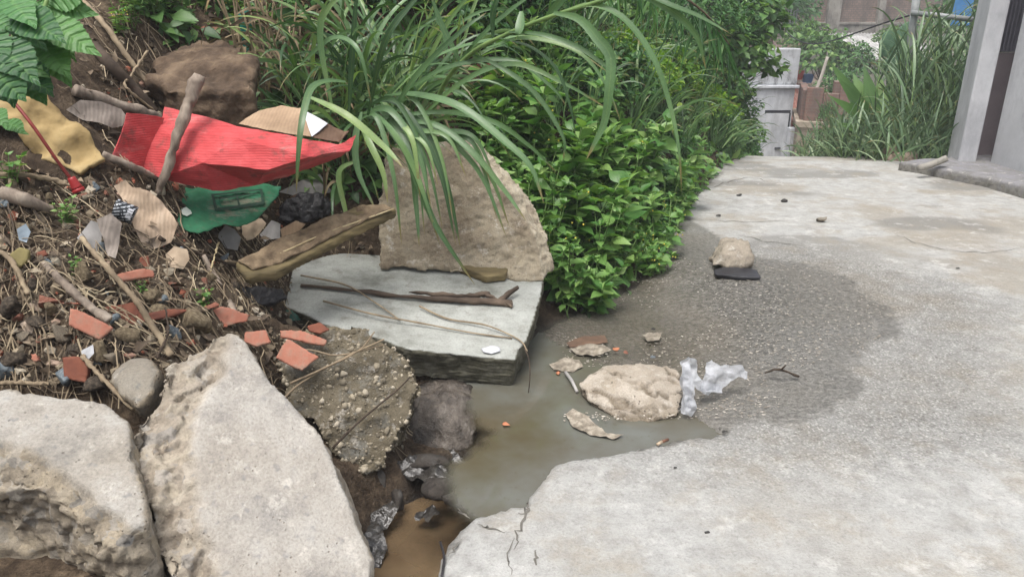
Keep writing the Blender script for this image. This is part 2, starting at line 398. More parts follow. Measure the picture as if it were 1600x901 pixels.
col = n.mix(gm, col, '6a6863')
vv = n.voro(95, out='Color'); vd = n.voro(95)
pc = n.ramp(vv, (.15, '55534f'), (.4, '8d8a84'), (.65, 'aba9a4'), (.9, 'd4d2cc'))
pc = n.mix(n.ramp(vd, (.3, 0.0), (.62, .8)), pc, '54514b')
col = n.mix(n.math('MULTIPLY', ag, .42), col, pc)
mud = n.attr('mud')
grit = n.ramp(n.noise(36, 4, .8, n.coord((1, 1.7, 1))), (.38, '45433f'), (.47, '807e79'), (.54, 'b5b3ae'), (.62, 'dad8d3')); wc = n.mix(1, n.mix(.7, col, grit), 'b0aeaa', 'MULTIPLY'); wc = n.mix(n.math('MULTIPLY', mud, .7), wc, n.ramp(n.noise(40, 5, .75), (.3, '4d463b'), (.5, '71695c'), (.7, '938b7d')))
col = n.mix(w, col, wc)
col = n.mix(.5, col, n.mix(1, col, n.ramp(fine, (.25, .6), (.5, 1.0), (.75, 1.3)), 'MULTIPLY'))
h = n.math('ADD', n.math('MULTIPLY', fine, .6), md); h = n.math('SUBTRACT', h, n.math('MULTIPLY', n.math('MULTIPLY', vd, ag), 1.0)); h = n.math('ADD', h, n.math('MULTIPLY', n.math('MULTIPLY', n.noise(36, 4, .8, n.coord((1, 1.7, 1))), ag), 2.2))
rg = n.math('SUBTRACT', .92, n.math('MULTIPLY', w, .66))
ROADM = n.done(n.pbr(col, rg, n.bump(h, .7, .011), n.math('ADD', .2, n.math('MULTIPLY', w, .35))))
mud = sstep(-.1, .45, low + .15 * fbm(P, 5, 3, 53))
road = mesh_obj('road', np.stack([X, Y, Z], 1), F[keep], ROADM, attrs={'wet': wet, 'agg': agg, 'patch': patch, 'stain': stain, 'mud': mud})
tag(road, 'pale cracked concrete lane with a broken edge', kind='structure')
# cracks: thin dark gaps
def crack(pts, w, seed):
    Q = []
    for a, b in zip(pts[:-1], pts[1:]):
        for t in np.linspace(0, 1, 7)[:-1]: Q.append(np.array(a) * (1 - t) + np.array(b) * t)
    Q.append(np.array(pts[-1])); Q = np.array(Q) ; rr = np.random.default_rng(seed); Q[1:-1] += rr.normal(size=Q[1:-1].shape) * (2.2 if seed < 20 else .9)
    W3 = np.array([atz(*q) for q in Q]); T = np.gradient(W3, axis=0); Sd = np.stack([-T[:, 1], T[:, 0], 0 * T[:, 0]], 1); Sd /= np.linalg.norm(Sd, axis=1)[:, None] + 1e-9
    ww = (w * np.sin(np.linspace(.15, math.pi - .05, len(Q))) * rr.uniform(.5, 1.3, len(Q)))[:, None]
    V = np.concatenate([W3 - Sd * ww, W3 + Sd * ww]); k = len(Q)
    Pz = p3(V[:, 0], V[:, 1]); V[:, 2] = .012 * fbm(Pz, 1.1, 3, 41) + .0022 * fbm(Pz, 12, 3, 42) + .0025 * fbm(Pz, 45, 2, 43) + .0025
    return V, [(i, i + 1, k + i + 1, k + i) for i in range(k - 1)]
cm = simple('crack_dark', [(.3, '55524c'), (.7, '77746d')], 30)
mb = MB()
for i, (pts, w) in enumerate([([(745, 820), (765, 828), (792, 832)], .004), ([(822, 786), (826, 798), (812, 830), (802, 862)], .0045), ([(826, 798), (808, 806)], .003),
        ([(800, 842), (795, 880), (800, 901)], .002), ([(700, 872), (722, 845)], .003), ([(838, 862), (836, 885)], .004), ([(715, 795), (735, 812)], .004)]):
    mb.add(*crack(pts, w, i))
for i, (pts, w) in enumerate([([(1150, 365), (1200, 378), (1260, 384)], .006), ([(1395, 362), (1430, 380), (1490, 392), (1545, 395), (1600, 385)], .005),
        ([(1075, 345), (1160, 346), (1280, 347)], .004), ([(1085, 305), (1130, 285), (1170, 277), (1220, 285)], .008)]):
    mb.add(*crack(pts, w, 20 + i))
tag(mb.build('road_cracks', cm), 'thin dark cracks in the concrete lane', kind='structure')
# ---- water
def inside(X, Y, poly):
    r = np.zeros(X.shape, bool)
    for (ax, ay), (bx, by) in zip(poly, poly[1:] + poly[:1]):
        c = (ay > Y) != (by > Y); xi = (bx - ax) * (Y - ay) / ((by - ay) if by != ay else 1e-9) + ax
        r ^= c & (X < xi)
    return r
def watermat(name, murk, murk2, rough=.04, bumpk=.05, spec=.5, murk3=None):
    n = NT(name); al = n.attr('alpha'); q = n.noise(2.2, 4, .6, dist=.15); col = n.ramp(q, (.32, murk), (.5, murk2), (.68, murk3 or murk2)); col = n.mix(n.ramp(n.noise(45, 4, .7), (.6, 0.0), (.72, .5)), col, murk)
    b = n.pbr(col, rough, n.bump(n.noise(16, 3), bumpk, .01), spec, IOR=1.33)
    tr = n.n('BsdfTransparent'); mx = n.n('MixShader'); n.put(mx.inputs[0], al)
    n.t.links.new(tr.outputs[0], mx.inputs[1]); n.t.links.new(b, mx.inputs[2]); return n.done(mx.outputs[0])
xs = np.arange(-1.1, 2.4, .02); ys = np.arange(2.0, 6.2, .02)
X2, Y2, F2 = grid_mesh(xs, ys); Pw = p3(X2, Y2)
POOL = [(-.26, 2.32), (-.22, 2.08), (-.1, 1.9), (.1, 1.82), (.34, 1.88), (.7, 2.2), (1.2, 2.4), (2.0, 3.0), (2.2, 4.5), (1.9, 5.6), (1.0, 5.9), (.2, 4.4), (-.4, 4.2), (-.5, 3.2), (-.22, 2.75), (-.12, 2.55)]
wl = -.037
rz = np.zeros(len(X2))
e2 = pdist(X2, Y2, EDGE2) + .018 * fbm(Pw, 9, 3, 31) + .012 * fbm(Pw, 40, 2, 32)
low2 = pdist(X2, Y2, LOWL) + .12 * fbm(Pw, 3, 3, 33)
rz = .012 * fbm(Pw, 1.1, 3, 41) - .055 * sstep(0, .55, low2) - .2 * sstep(0, .05, e2)
pd = pdist(X2, Y2, POOL) + .06 * fbm(Pw, 7, 3, 63); keep = ((pd > -.02) & (rz < wl + .2))[F2].all(axis=1)
alpha = np.clip((wl - rz + .012 * fbm(Pw, 6, 3, 61)) / .1, .1, .95) * sstep(0, .06, pd); alpha = np.maximum(alpha, .93 * (e2 > -.03) * (X2 > -.02))
WATER = watermat('grey_water', '57503f', '615f55', .03, .04, .8, '6d6f69')
water = mesh_obj('gutter_water', np.stack([X2, Y2, np.full(len(X2), wl)], 1), F2[keep], WATER, attrs={'alpha': alpha})
tag(water, 'murky grey water pooling in the gutter', kind='structure')
xs = np.arange(-.85, .05, .03); ys = np.arange(1.5, 2.75, .03); X3, Y3, F3 = grid_mesh(xs, ys)
pit = mesh_obj('pit_water', np.stack([X3, Y3, np.full(len(X3), -.235)], 1), F3, watermat('brown_water', '5d4c38', '76634b', .05, .06), attrs={'alpha': np.clip(.62 + .5 * fbm(p3(X3, Y3), 5, 3, 62), .2, .95)})
tag(pit, 'brown puddle standing in the pit beside the lane', kind='structure')
# ================================================================ broken concrete, stones, sheets
def plane3(pts):
    a, b, c = [atY(*p) for p in pts]; n = np.cross(b - a, c - a); n /= np.linalg.norm(n)
    if np.dot(n, CAM - a) < 0: n = -n
    return a, n
def hit(px, py, o, n):
    d = ray(px, py); return CAM + d * (np.dot(o - CAM, n) / np.dot(d, n))
def remeshed(V, F, voxel):
    me = bpy.data.meshes.new('tmp'); me.from_pydata(np.asarray(V).tolist(), [], F)
    bm = bmesh.new(); bm.from_mesh(me); bmesh.ops.triangulate(bm, faces=bm.faces); bmesh.ops.recalc_face_normals(bm, faces=bm.faces); bm.to_mesh(me); bm.free()
    o = bpy.data.objects.new('tmp', me); COL.objects.link(o)
    md = o.modifiers.new('r', 'REMESH'); md.mode = 'VOXEL'; md.voxel_size = voxel; md.adaptivity = 0
    dg = bpy.context.evaluated_depsgraph_get(); dg.update(); e = o.evaluated_get(dg).to_mesh()
    k = len(e.vertices); v = np.empty(k * 3); e.vertices.foreach_get('co', v); f = [tuple(p.vertices) for p in e.polygons]
    o.evaluated_get(dg).to_mesh_clear(); bpy.data.objects.remove(o); bpy.data.meshes.remove(me)
    return v.reshape(-1, 3), f
def smooth_v(V, F, it):
    E = np.array([(f[i], f[(i + 1) % len(f)]) for f in F for i in range(len(f))]); n = len(V)
    cnt = np.zeros(n); np.add.at(cnt, E[:, 0], 1); np.add.at(cnt, E[:, 1], 1)
    for _ in range(it):
        s = np.zeros_like(V); np.add.at(s, E[:, 0], V[E[:, 1]]); np.add.at(s, E[:, 1], V[E[:, 0]])
        V = .4 * V + .6 * s / cnt[:, None]
    return V
def vnormals(V, F):
    Q = np.array([f if len(f) == 4 else (*f, f[2]) for f in F]); a = V[Q[:, 2]] - V[Q[:, 0]]; b = V[Q[:, 3]] - V[Q[:, 1]]
    fn = np.cross(a, b); N = np.zeros_like(V)
    for k in range(4): np.add.at(N, Q[:, k], fn)
    return N / (np.linalg.norm(N, axis=1)[:, None] + 1e-12)
def chunk_vf(outline, pl, thick, back=None, voxel=.014, taper=.85, smooth=3, rough=.01, rsc=9, micro=.003, dome=0, jag=.0, chip=.02, seed=0, plain=.35, flat=True, crumble=None):
    o, n = plane3(pl) if len(pl) == 3 else pl
    Pf = np.array([hit(x, y, o, n) for x, y in outline])
    if jag:                                        # ragged outline
        Q = []
        for a, b in zip(Pf, np.roll(Pf, -1, 0)):
            k = max(1, int(np.linalg.norm(b - a) / .04))
            Q += [a * (1 - t) + b * t for t in np.linspace(0, 1, k + 1)[:-1]]
        Pf = np.array(Q); c = Pf.mean(0); rd = Pf - c; rd /= np.linalg.norm(rd, axis=1)[:, None]
        Pf = Pf + rd * (jag * fbm(Pf, 12, 3, seed + 3))[:, None]
    bd = -n if back is None else np.asarray(back, float) / np.linalg.norm(back)
    c = Pf.mean(0); Pb = c + (Pf - c) * taper + bd * thick; k = len(Pf)
    V = np.concatenate([Pf, Pb]); F = [tuple(range(k)), tuple(range(2 * k - 1, k - 1, -1))] + [(i, k + i, k + (i + 1) % k, (i + 1) % k) for i in range(k)]
    V, F = remeshed(V, F, voxel); V = smooth_v(V, F, smooth); N = vnormals(V, F)
    dist = (V - o) @ n; face = sstep(.72, .95, N @ n) * sstep(-.03, -.008, dist)
    cm_ = np.zeros(len(V))
    if crumble:
        pl_, wdt, dep = crumble; Q = [hit(x, y, o, n) for x, y in pl_]; best = np.full(len(V), 9.0)
        for a, b in zip(Q[:-1], Q[1:]):
            t = np.clip(((V - a) @ (b - a)) / ((b - a) @ (b - a)), 0, 1); best = np.minimum(best, np.linalg.norm(V - a - t[:, None] * (b - a) - np.outer((V - a) @ n, n), axis=1))
        best = best + .05 * fbm(V, 7, 3, seed + 21); cm_ = sstep(wdt, wdt * .72, best) * sstep(-thick * .9, -.02, dist)
        step = dep * (.55 * np.clip(1 - best / wdt, 0, 1) + .45 * np.round(np.clip(1 - (best + .03 * fbm(V, 16, 3, seed + 30)) / wdt, 0, 1) * 3) / 3) * cm_
        V = V - np.outer(step * (.8 + .5 * fbm(V, 14, 3, seed + 22)), n); face = face * (1 - cm_)
    if dome:
        u = V - c; u -= np.outer(u @ n, n); rr = np.linalg.norm(u, axis=1); V = V + np.outer(dome * sstep(rr.max(), 0, rr) * sstep(-thick, 0, dist), n)
    amp = (1 - face) + plain * face if flat else np.ones(len(V))
    chipm = np.clip(fbm(V, 5, 3, seed + 7), 0, 1) * (1 - face)
    V = V + N * (amp * (rough * fbm(V, rsc, 4, seed, .6) + micro * fbm(V, 55, 3, seed + 1)) - chip * chipm + cm_ * (.012 * fbm(V, 20, 5, seed + 23, .8) + .012 * vor(V + .02 * np.stack([fbm(V, 20, 2, q) for q in range(3)], 1), 16, seed)[1] + .009 * vor(V, 34, seed + 2)[1] - .012))[:, None]
    return V, F, N, face
def base_pt(V):
    lo = V[:, 2].min(); c = V.mean(0); return (float(c[0]), float(c[1]), float(lo))
def chunk(name, m, outline, pl, thick, **kw):
    V, F, N, face = chunk_vf(outline, pl, thick, **kw)
    return mesh_obj(name, V, F, m, origin=base_pt(V), attrs={'face': face})
CONC = concmat('concrete_pale', 'afaba4', '999083', '74767a', 'aea492', .5, dark='75695a')
CONC2 = concmat('concrete_grey', 'a8a59f', '8f8678', '61676d', 'a89c86', .6, dark='5f574b')
CONGL = concmat('concrete_mossy', '6f6757', '5f5747', '8b8f8e', '8f8468', .9, dark='3a352a')
SLABT = None
def slabmat():
    n = NT('slab_concrete'); f = n.attr('face'); big = n.noise(3.5, 5, .65, n.coord((1, 1.5, 1))); md = n.noise(14, 5, .65); fine = n.noise(110, 3, .7)
    top = n.ramp(big, (.3, '71726b'), (.48, '969892'), (.7, 'afb1ac')); top = n.mix(n.ramp(md, (.55, 0.0), (.72, .6)), top, '6e6a60')
    side = n.ramp(md, (.3, '39372c'), (.5, '5a584b'), (.72, '77756a'))
    c = n.mix(f, side, top); c = n.mix(.45, c, n.mix(1, c, n.ramp(fine, (.25, .5), (.5, 1.0), (.75, 1.3)), 'MULTIPLY'))
    return n.done(n.pbr(c, .85, n.bump(n.math('ADD', md, n.math('MULTIPLY', fine, .4)), .4, .008), .25))
SLABM = slabmat()
STONE = concmat('stone_grey', '8f8a80', '847a6b', '4f5960', '9a8d78', .6, dark='4e463c')
DARKR = concmat('stone_wet_dark', '4d4a46', '3c3835', '6a6865', '57514a', .6, dark='1d1a18')
bld = chunk('concrete_boulder', CONC, [(352, 514), (380, 522), (398, 552), (418, 582), (450, 618), (492, 668), (528, 722), (556, 790), (572, 850), (584, 905), (575, 975), (430, 1010), (290, 985), (262, 905), (240, 850), (226, 800), (208, 745), (197, 700), (200, 668), (226, 630), (246, 600), (258, 565), (300, 540)],
       [(350, 520, 2.06), (580, 895, 1.66), (255, 850, 1.52)], .34, back=(.1, .75, -.75), taper=.72, rough=.02, rsc=6, micro=.004, jag=.018, chip=.05, seed=1, voxel=.0095, plain=.14, smooth=4, crumble=([(300, 540), (262, 565), (230, 640), (214, 690), (222, 760), (240, 830), (262, 905)], .14, .075))
tag(bld, 'big pale concrete boulder with one smooth cast face, leaning beside the pit', 'boulder')
lb = chunk('concrete_boulder', CONC2, [(-260, 590), (-60, 596), (0, 606), (70, 612), (120, 618), (172, 628), (204, 660), (214, 715), (224, 775), (228, 815), (190, 845), (150, 838), (110, 800), (78, 775), (42, 752), (0, 738), (-100, 730), (-260, 720)],
       [(0, 605, 1.80), (200, 650, 1.78), (150, 830, 1.46)], .6, back=(0, .1, -1), taper=1.0, rough=.028, rsc=6, micro=.005, jag=.015, chip=.055, seed=2, voxel=.0095, plain=.16, smooth=4, crumble=([(-260, 720), (-100, 725), (0, 735), (42, 750), (78, 775), (110, 800), (150, 838)], .09, .05))
tag(lb, 'wide pale concrete boulder with a dark broken underside, under the rubble heap', 'boulder')
# embedded pebbles in the conglomerate
V, F, N, face = chunk_vf([(425, 560), (450, 530), (480, 518), (530, 506), (575, 512), (622, 540), (648, 578), (656, 612), (640, 650), (614, 690), (604, 735), (575, 745), (540, 735), (500, 690), (455, 635), (428, 590)],
       [(500, 515, 2.62), (650, 590, 2.58), (540, 725, 2.36)], .3, back=(.05, .8, -.6), taper=.75, rough=.06, rsc=7, micro=.009, jag=.045, chip=.06, seed=3, voxel=.012, plain=.7)
mb = MB(); mb.add(V, F, 0, face=face)
ico = bmesh.new(); bmesh.ops.create_icosphere(ico, subdivisions=1, radius=1); IV = np.array([v.co[:] for v in ico.verts]); IF = [tuple(v.index for v in f.verts) for f in ico.faces]; ico.free()
idx = np.nonzero((N @ (CAM - V.mean(0)) > 0))[0]
for k in range(900):
    i = RNG.choice(idx); r = RNG.choice([.003, .0045, .0065, .009, .014], p=[.34, .3, .22, .11, .03]); q = IV * (r * RNG.uniform(.6, 1.4, 3)) + RNG.normal(size=IV.shape) * r * .15
    A = np.linalg.qr(RNG.normal(size=(3, 3)))[0]; mb.add(q @ A + V[i] - N[i] * r * .25, IF, 1, rnd=RNG.random())
n = NT('pebbles'); PEB = n.done(n.pbr(n.mix(.3, n.ramp(n.attr('rnd'), (.1, '4f4a40'), (.45, '7d7565'), (.75, '9c927f'), (.97, 'bdb4a3')), n.ramp(n.noise(40), (.3, '554d40'), (.7, 'c0b49c'))), .8, n.bump(n.noise(80), .3, .004), .3))
o = mb.build('aggregate_block', [CONGL, PEB], origin=base_pt(V), smooth=True); tag(o, 'mossy conglomerate block full of exposed pebbles, between boulder and slab', 'concrete block')
o = chunk('concrete_lump', DARKR, [(500, 700), (540, 712), (604, 735), (606, 775), (585, 800), (560, 812), (540, 790), (515, 745)], [(520, 715, 2.42), (604, 735, 2.4), (560, 800, 2.33)], .2, back=(0, .8, -.5), seed=4, rough=.012, jag=.008)
tag(o, 'dark grey lump wedged under the pebbly conglomerate block', 'concrete lump')
# slab with a ribbed edge
SP = [(805, 562, 2.93), (846, 437, 3.6), (520, 505, 3.12)]
SO, SN = plane3(SP)
def slab():
    out = [(846, 436), (850, 450), (838, 492), (822, 530), (806, 563), (730, 556), (640, 546), (560, 520), (500, 505), (430, 470), (440, 425), (500, 400), (600, 385), (700, 400), (790, 424)]
    V, F, N, face = chunk_vf(out, (SO, SN), .16, taper=.985, voxel=.0085, smooth=2, rough=.012, rsc=12, micro=.003, jag=.013, chip=.03, seed=6, plain=.14)
    d = -(V - SO) @ SN; front = sstep(.55, .9, N @ (np.cross(SN, np.cross(atY(640, 546, 3.0) - atY(805, 562, 2.93), SN)) * 0 + np.array([0, -1, 0])))
    V = V + N * (.0045 * front * np.sin(d * 2 * math.pi / .0165) * sstep(.01, .02, d))[:, None]
    return mesh_obj('concrete_slab', V, F, SLABM, origin=base_pt(V), attrs={'face': face})
tag(slab(), 'flat grey concrete slab with a ribbed front edge, bridging the gutter', 'concrete slab')
# upright rounded slab
DISC = concmat('slab_earthy', '7c705f', 'b3a892', '7d776c', 'c0b7a5', .9, dark='85786a')
o = chunk('upright_slab', DISC, [(592, 420), (590, 330), (598, 250), (630, 208), (668, 208), (700, 220), (735, 242), (765, 272), (795, 305), (818, 340), (834, 375), (845, 410), (846, 440), (800, 440), (700, 425)],
          [(600, 400, 3.62), (843, 425, 3.60), (690, 215, 3.92)], .13, back=(.5, .8, .22), taper=1.0, rough=.03, rsc=9, micro=.008, jag=.01, chip=.012, seed=8, voxel=.010, plain=.9)
tag(o, 'upright earthy concrete slab with a rounded pale rim, behind the flat slab', 'concrete slab')
WETR = NT('wet_scum_rock'); a = WETR.noise(9, 6, .7, WETR.coord((1, 1, .5))); b = WETR.noise(60, 4, .7)
c = WETR.ramp(a, (.3, '24211e'), (.48, '4b443d'), (.6, '6f675e'), (.72, 'a7a29b')); WETR = WETR.done(WETR.pbr(c, WETR.ramp(b, (.3, .15), (.7, .6)), WETR.bump(WETR.math('ADD', a, b), .7, .02), .6))
o = chunk('wet_rock', WETR, [(612, 690), (626, 640), (640, 622), (690, 612), (742, 612), (752, 640), (742, 690), (722, 715), (670, 718)], [(640, 622, 2.84), (742, 615, 2.86), (690, 714, 2.66)], .3, back=(0, 1, -.1), rough=.05, rsc=8, micro=.008, chip=.03, seed=9, dome=.03, flat=False)
tag(o, 'dark slimy wet rock with grey scum, under the ribbed slab edge', 'rock')
o = chunk('stone', STONE, [(174, 594), (186, 570), (212, 554), (238, 560), (250, 580), (240, 610), (214, 634), (190, 622)], [(176, 590, 1.98), (248, 580, 1.98), (212, 632, 1.86)], .1, rough=.012, rsc=14, seed=10, dome=.03, jag=.006, voxel=.009)
tag(o, 'grey angular stone wedged above the gap between the two boulders', 'stone')
BAGR = concmat('mortar_rock', 'b8afa2', '857a6a', 'a89d8b', '6d6355', 1.0, dark='3c352d')
V, F, N, face = chunk_vf([(902, 600), (918, 582), (955, 570), (1000, 568), (1045, 570), (1066, 582), (1070, 618), (1062, 650), (1020, 664), (975, 664), (938, 640), (915, 622)], [(905, 600, 2.86), (1066, 590, 2.86), (990, 662, 2.64)], .15, back=(0, .7, -.75), rough=.014, rsc=10, micro=.004, dome=.05, smooth=6, seed=11, flat=False, voxel=.009, taper=.9)
VR = np.stack([(V[:, 0] * .8 - V[:, 1] * .5) * .45, V[:, 0] * .5 + V[:, 1] * .8, V[:, 2] * 1.6], 1); cr = 1 - np.abs(fbm(VR, 16, 3, 77)) * 5.5; V = V - N * (.016 * np.clip(cr, 0, 1) ** 2)[:, None] + N * (.006 * fbm(V, 38, 3, 78))[:, None]
face = np.clip(1 - 1.2 * np.clip(cr, 0, 1), 0, 1) * sstep(-.035, .0, V[:, 2])  # crease shade painted dark into the colour, plus the wet stain at the waterline
o = mesh_obj('mortar_lump', V, F, BAGR, origin=base_pt(V), attrs={'face': face}); tag(o, 'cream wrinkled lump of mortar sitting in the gutter water', 'mortar lump')
o = chunk('stone', concmat('scummy_stone', '9d9486', '8a8174', '6d675f', 'b5ac9d', .9, dark='4a443c'), [(1112, 415), (1122, 400), (1136, 378), (1160, 370), (1172, 378), (1176, 400), (1172, 418), (1140, 422)], [(1115, 415, 4.46), (1172, 415, 4.46), (1160, 372, 4.62)], .2, back=(0, 1, -.2), rough=.045, rsc=9, micro=.006, seed=12, dome=.04, flat=False, voxel=.014)
tag(o, 'cream rough stone standing on the wet lane behind a dark strip', 'stone')
o = chunk('rubber_strip', simple('black_rubber', [(.3, '1d1d20'), (.7, '3c3c40')], 12, .45), [(1113, 420), (1130, 416), (1185, 420), (1193, 433), (1160, 432), (1116, 428)], [(1113, 418, 4.42), (1190, 424, 4.36), (1150, 432, 4.26)], .03, back=(0, 0, -1), seed=13, rough=.006, voxel=.009)
tag(o, 'black torn strip lying on the wet lane before the cream stone', 'rubber strip')
# earth clod on the bank
CLOD = simple('earth_clod', [(.3, '2f261f'), (.5, '5b4c3e'), (.7, '82705c')], 6, .95, .8, 30, .02)
o = chunk('earth_clod', CLOD, [(226, 132), (240, 102), (280, 74), (330, 62), (376, 74), (400, 105), (394, 134), (350, 146), (300, 144), (262, 148)], [(240, 146, 3.36), (392, 138, 3.36), (310, 75, 3.85)], .24, back=(0, .12, -1), rough=.05, rsc=7, micro=.008, dome=.04, seed=14, flat=False)
tag(o, 'large brown clod of earth on the bank above the red cardboard', 'earth clod')
# thin sheets
def patch_frame(outline, lift=.02, up=.5, tilt=(0, 0, 0), Y=None):
    cx, cy = np.mean(outline, 0)
    c = on(cx, cy, lift) if Y is None else atY(cx, cy, Y); v = CAM - c; v /= np.linalg.norm(v)
    n = gnorm(c[0], c[1]) * (1 - up) + v * up + np.asarray(tilt); return c, n / np.linalg.norm(n)
def cdt(poly2, cell, rnd=.25):
    poly2 = np.asarray(poly2); B = []
    for a, b in zip(poly2, np.roll(poly2, -1, 0)):
        k = max(1, int(np.linalg.norm(b - a) / cell)); B += [a * (1 - t) + b * t for t in np.arange(k) / k]
    B = np.array(B); lo, hi = B.min(0), B.max(0)
    gx, gy = np.meshgrid(np.arange(lo[0], hi[0], cell), np.arange(lo[1], hi[1], cell)); g = np.stack([gx.ravel(), gy.ravel()], 1)
    g = g + RNG.uniform(-rnd, rnd, g.shape) * cell
    ins = pdist(g[:, 0], g[:, 1], [tuple(b) for b in B]) > .45 * cell
    P = np.concatenate([B, g[ins]]); k = len(B)
    vs, _, fs, *_ = geometry.delaunay_2d_cdt([Vector(p) for p in P], [(i, (i + 1) % k) for i in range(k)], [], 1, 1e-7)
    return np.array([v[:] for v in vs]), [tuple(f) for f in fs]
def sheet_vf(outline, frame, cell=.015, wr=.01, wsc=10, curl=0.0, seed=0, thick=.0, edge_ragged=0.0, ridge=0):
    o, n = frame; Pf = np.array([hit(x, y, o, n) for x, y in outline])
    a = np.cross(n, [0, 0, 1.] if abs(n[2]) < .95 else [0, 1., 0]); a /= np.linalg.norm(a); b = np.cross(n, a)
    p2 = np.stack([(Pf - o) @ a, (Pf - o) @ b], 1); v2, F = cdt(p2, cell)
    P = o + v2[:, :1] * a + v2[:, 1:] * b; h = wr * fbm(P, wsc, 3, seed)
    if ridge: h = h + ridge * np.abs(fbm(P, wsc * .8, 2, seed + 9))
    rr = np.linalg.norm(v2, axis=1); h = h + curl * (rr / rr.max()) ** 2
    P = P + n * h[:, None]
    if edge_ragged: P = P + edge_ragged * np.stack([fbm(P, 40, 2, seed + q) for q in range(3)], 1)
    if thick:
        k = len(P); Q = np.concatenate([P, P - n * thick]); ec = {}
        for f in F:
            for i in range(len(f)):
                e = (f[i], f[(i + 1) % len(f)]); ec[e] = 1
        rim = [(e[1], e[0], e[0] + k, e[1] + k) for e in ec if (e[1], e[0]) not in ec]
        F = F + [tuple(i + k for i in reversed(f)) for f in F] + rim; P = Q
    return P, F
def sheet(name, m, outline, frame, parent=None, **kw):
    V, F = sheet_vf(outline, frame, **kw); return mesh_obj(name, V, F, m, parent=parent, origin=None if parent is not None else base_pt(V), smooth=kw.get('thick', 0) < .012)
# ================================================================ rubbish and litter on the bank
def unit_(v): return v / np.linalg.norm(v)
def corr(name, stops, wave=33, axis='Z', wstr=.5, rough=.75, dirt=.0, spec=.3):
    n = NT(name); v = n.coord(); nz = n.noise(7, 5, .65)
    c = n.ramp(nz, *stops); w = n.n('TexWave'); w.bands_direction = axis; w.inputs['Scale'].default_value = wave; w.inputs['Distortion'].default_value = 2.5; w.inputs['Detail'].default_value = 2
    n.put(w.inputs['Vector'], v); wf = w.outputs['Fac']
    c = n.mix(.16, c, n.mix(1, c, n.ramp(wf, (0, .55), (1, 1.25)), 'MULTIPLY'))
    if dirt: c = n.mix(n.math('MULTIPLY', n.ramp(n.noise(11, 6, .75), (.52, 0.0), (.64, 1.0)), dirt), c, '5a4740'); c = n.mix(n.ramp(n.noise(5, 6, .75, n.coord((.4, 1, 2.5))), (.57, 0.0), (.68, .4)), c, 'd8a9a2') if dirt else c
    return n.done(n.pbr(c, rough, n.bump(n.math('ADD', n.math('MULTIPLY', wf, .6), n.noise(50, 3)), wstr * .7, .003), spec))
REDC = corr('red_card', [(.3, 'b43e40'), (.55, 'c75153'), (.75, 'd06c6d')], dirt=.6)
BRNC = corr('brown_card', [(.3, '8d765f'), (.55, 'a68d73'), (.75, 'b9a287')], 20, 'X', .2)
DBRN = corr('dark_brown_card', [(.3, '5a4436'), (.7, '7a6250')], 20, 'X', .2)
GRNC = corr('green_card', [(.3, '1f4f39'), (.5, '2d6a4a'), (.75, '47856a')], 30, 'Y', .25, dirt=.5)
WPAP = simple('white_paper', [(.3, 'b9bac0'), (.7, 'd6d7dc')], 9, .7, .2)
GPAP = simple('grey_paper', [(.3, '7f7d7b'), (.55, 'a19e9b'), (.75, 'b9b6b2')], 7, .8, .3)
CREAM = simple('cream_paper', [(.3, '8f7d68'), (.55, 'b5a28b'), (.75, 'cbbaa3')], 9, .85, .4)
def faceted(name, m, verts, faces, parent, thick=.004, cuts=9, wr=.009, seed=0):
    bm = bmesh.new(); vs = [bm.verts.new(atY(*v)) for v in verts]
    for f in faces: bm.faces.new([vs[i] for i in f])
    bmesh.ops.triangulate(bm, faces=bm.faces); bmesh.ops.subdivide_edges(bm, edges=bm.edges, cuts=cuts, use_grid_fill=True)
    bmesh.ops.recalc_face_normals(bm, faces=bm.faces); bm.normal_update()
    V = np.array([v.co[:] for v in bm.verts]); F = [tuple(v.index for v in f.verts) for f in bm.faces]; bm.free()
    V = V + (wr * np.stack([fbm(V, 11, 4, seed + q) for q in range(3)], 1)) - np.array(parent.location)
    me = bpy.data.meshes.new(name); me.from_pydata(V.tolist(), [], F); me.materials.append(m)
    o = bpy.data.objects.new(name, me); COL.objects.link(o); o.parent = parent
    sd = o.modifiers.new('thickness', 'SOLIDIFY'); sd.thickness = thick; sd.offset = 0
    return o
box = empty('cardboard_box', tuple(atY(333, 300, 2.95)))
tag(box, 'torn red corrugated cardboard box with a brown inside, lying open on the rubble', 'cardboard box')
faceted('front_panel', REDC, [(257, 168, 3.12), (383, 199, 3.06), (483, 219, 3.04), (529, 225, 3.08), (556, 211, 3.2), (250, 197, 3.05), (370, 216, 2.98), (484, 246, 2.94), (546, 234, 3.1), (232, 226, 3.02), (318, 256, 2.92), (420, 264, 2.93), (213, 262, 3.0), (247, 277, 2.96), (333, 298, 2.98), (400, 289, 3.06), (450, 275, 3.14), (528, 246, 3.2)],
        [(0, 1, 6, 5), (1, 2, 7, 6), (2, 3, 8, 7), (3, 4, 8), (5, 6, 10, 9), (9, 10, 13, 12), (10, 14, 13), (6, 7, 11, 10), (10, 11, 15, 14), (11, 16, 15), (7, 17, 16, 11), (7, 8, 17)], box)
faceted('side_flap', REDC, [(199, 175, 2.96), (256, 184, 3.06), (242, 226, 3.03), (224, 262, 2.99), (176, 247, 2.88), (186, 212, 2.92)], [(0, 1, 2, 5), (5, 2, 3, 4)], box, seed=3)
faceted('inner_flap', BRNC, [(372, 193, 3.2), (405, 174, 3.3), (440, 165, 3.34), (470, 169, 3.3), (482, 190, 3.2), (487, 214, 3.13), (430, 205, 3.13)], [(0, 1, 2, 6), (2, 3, 4, 6), (4, 5, 6)], box, seed=5)
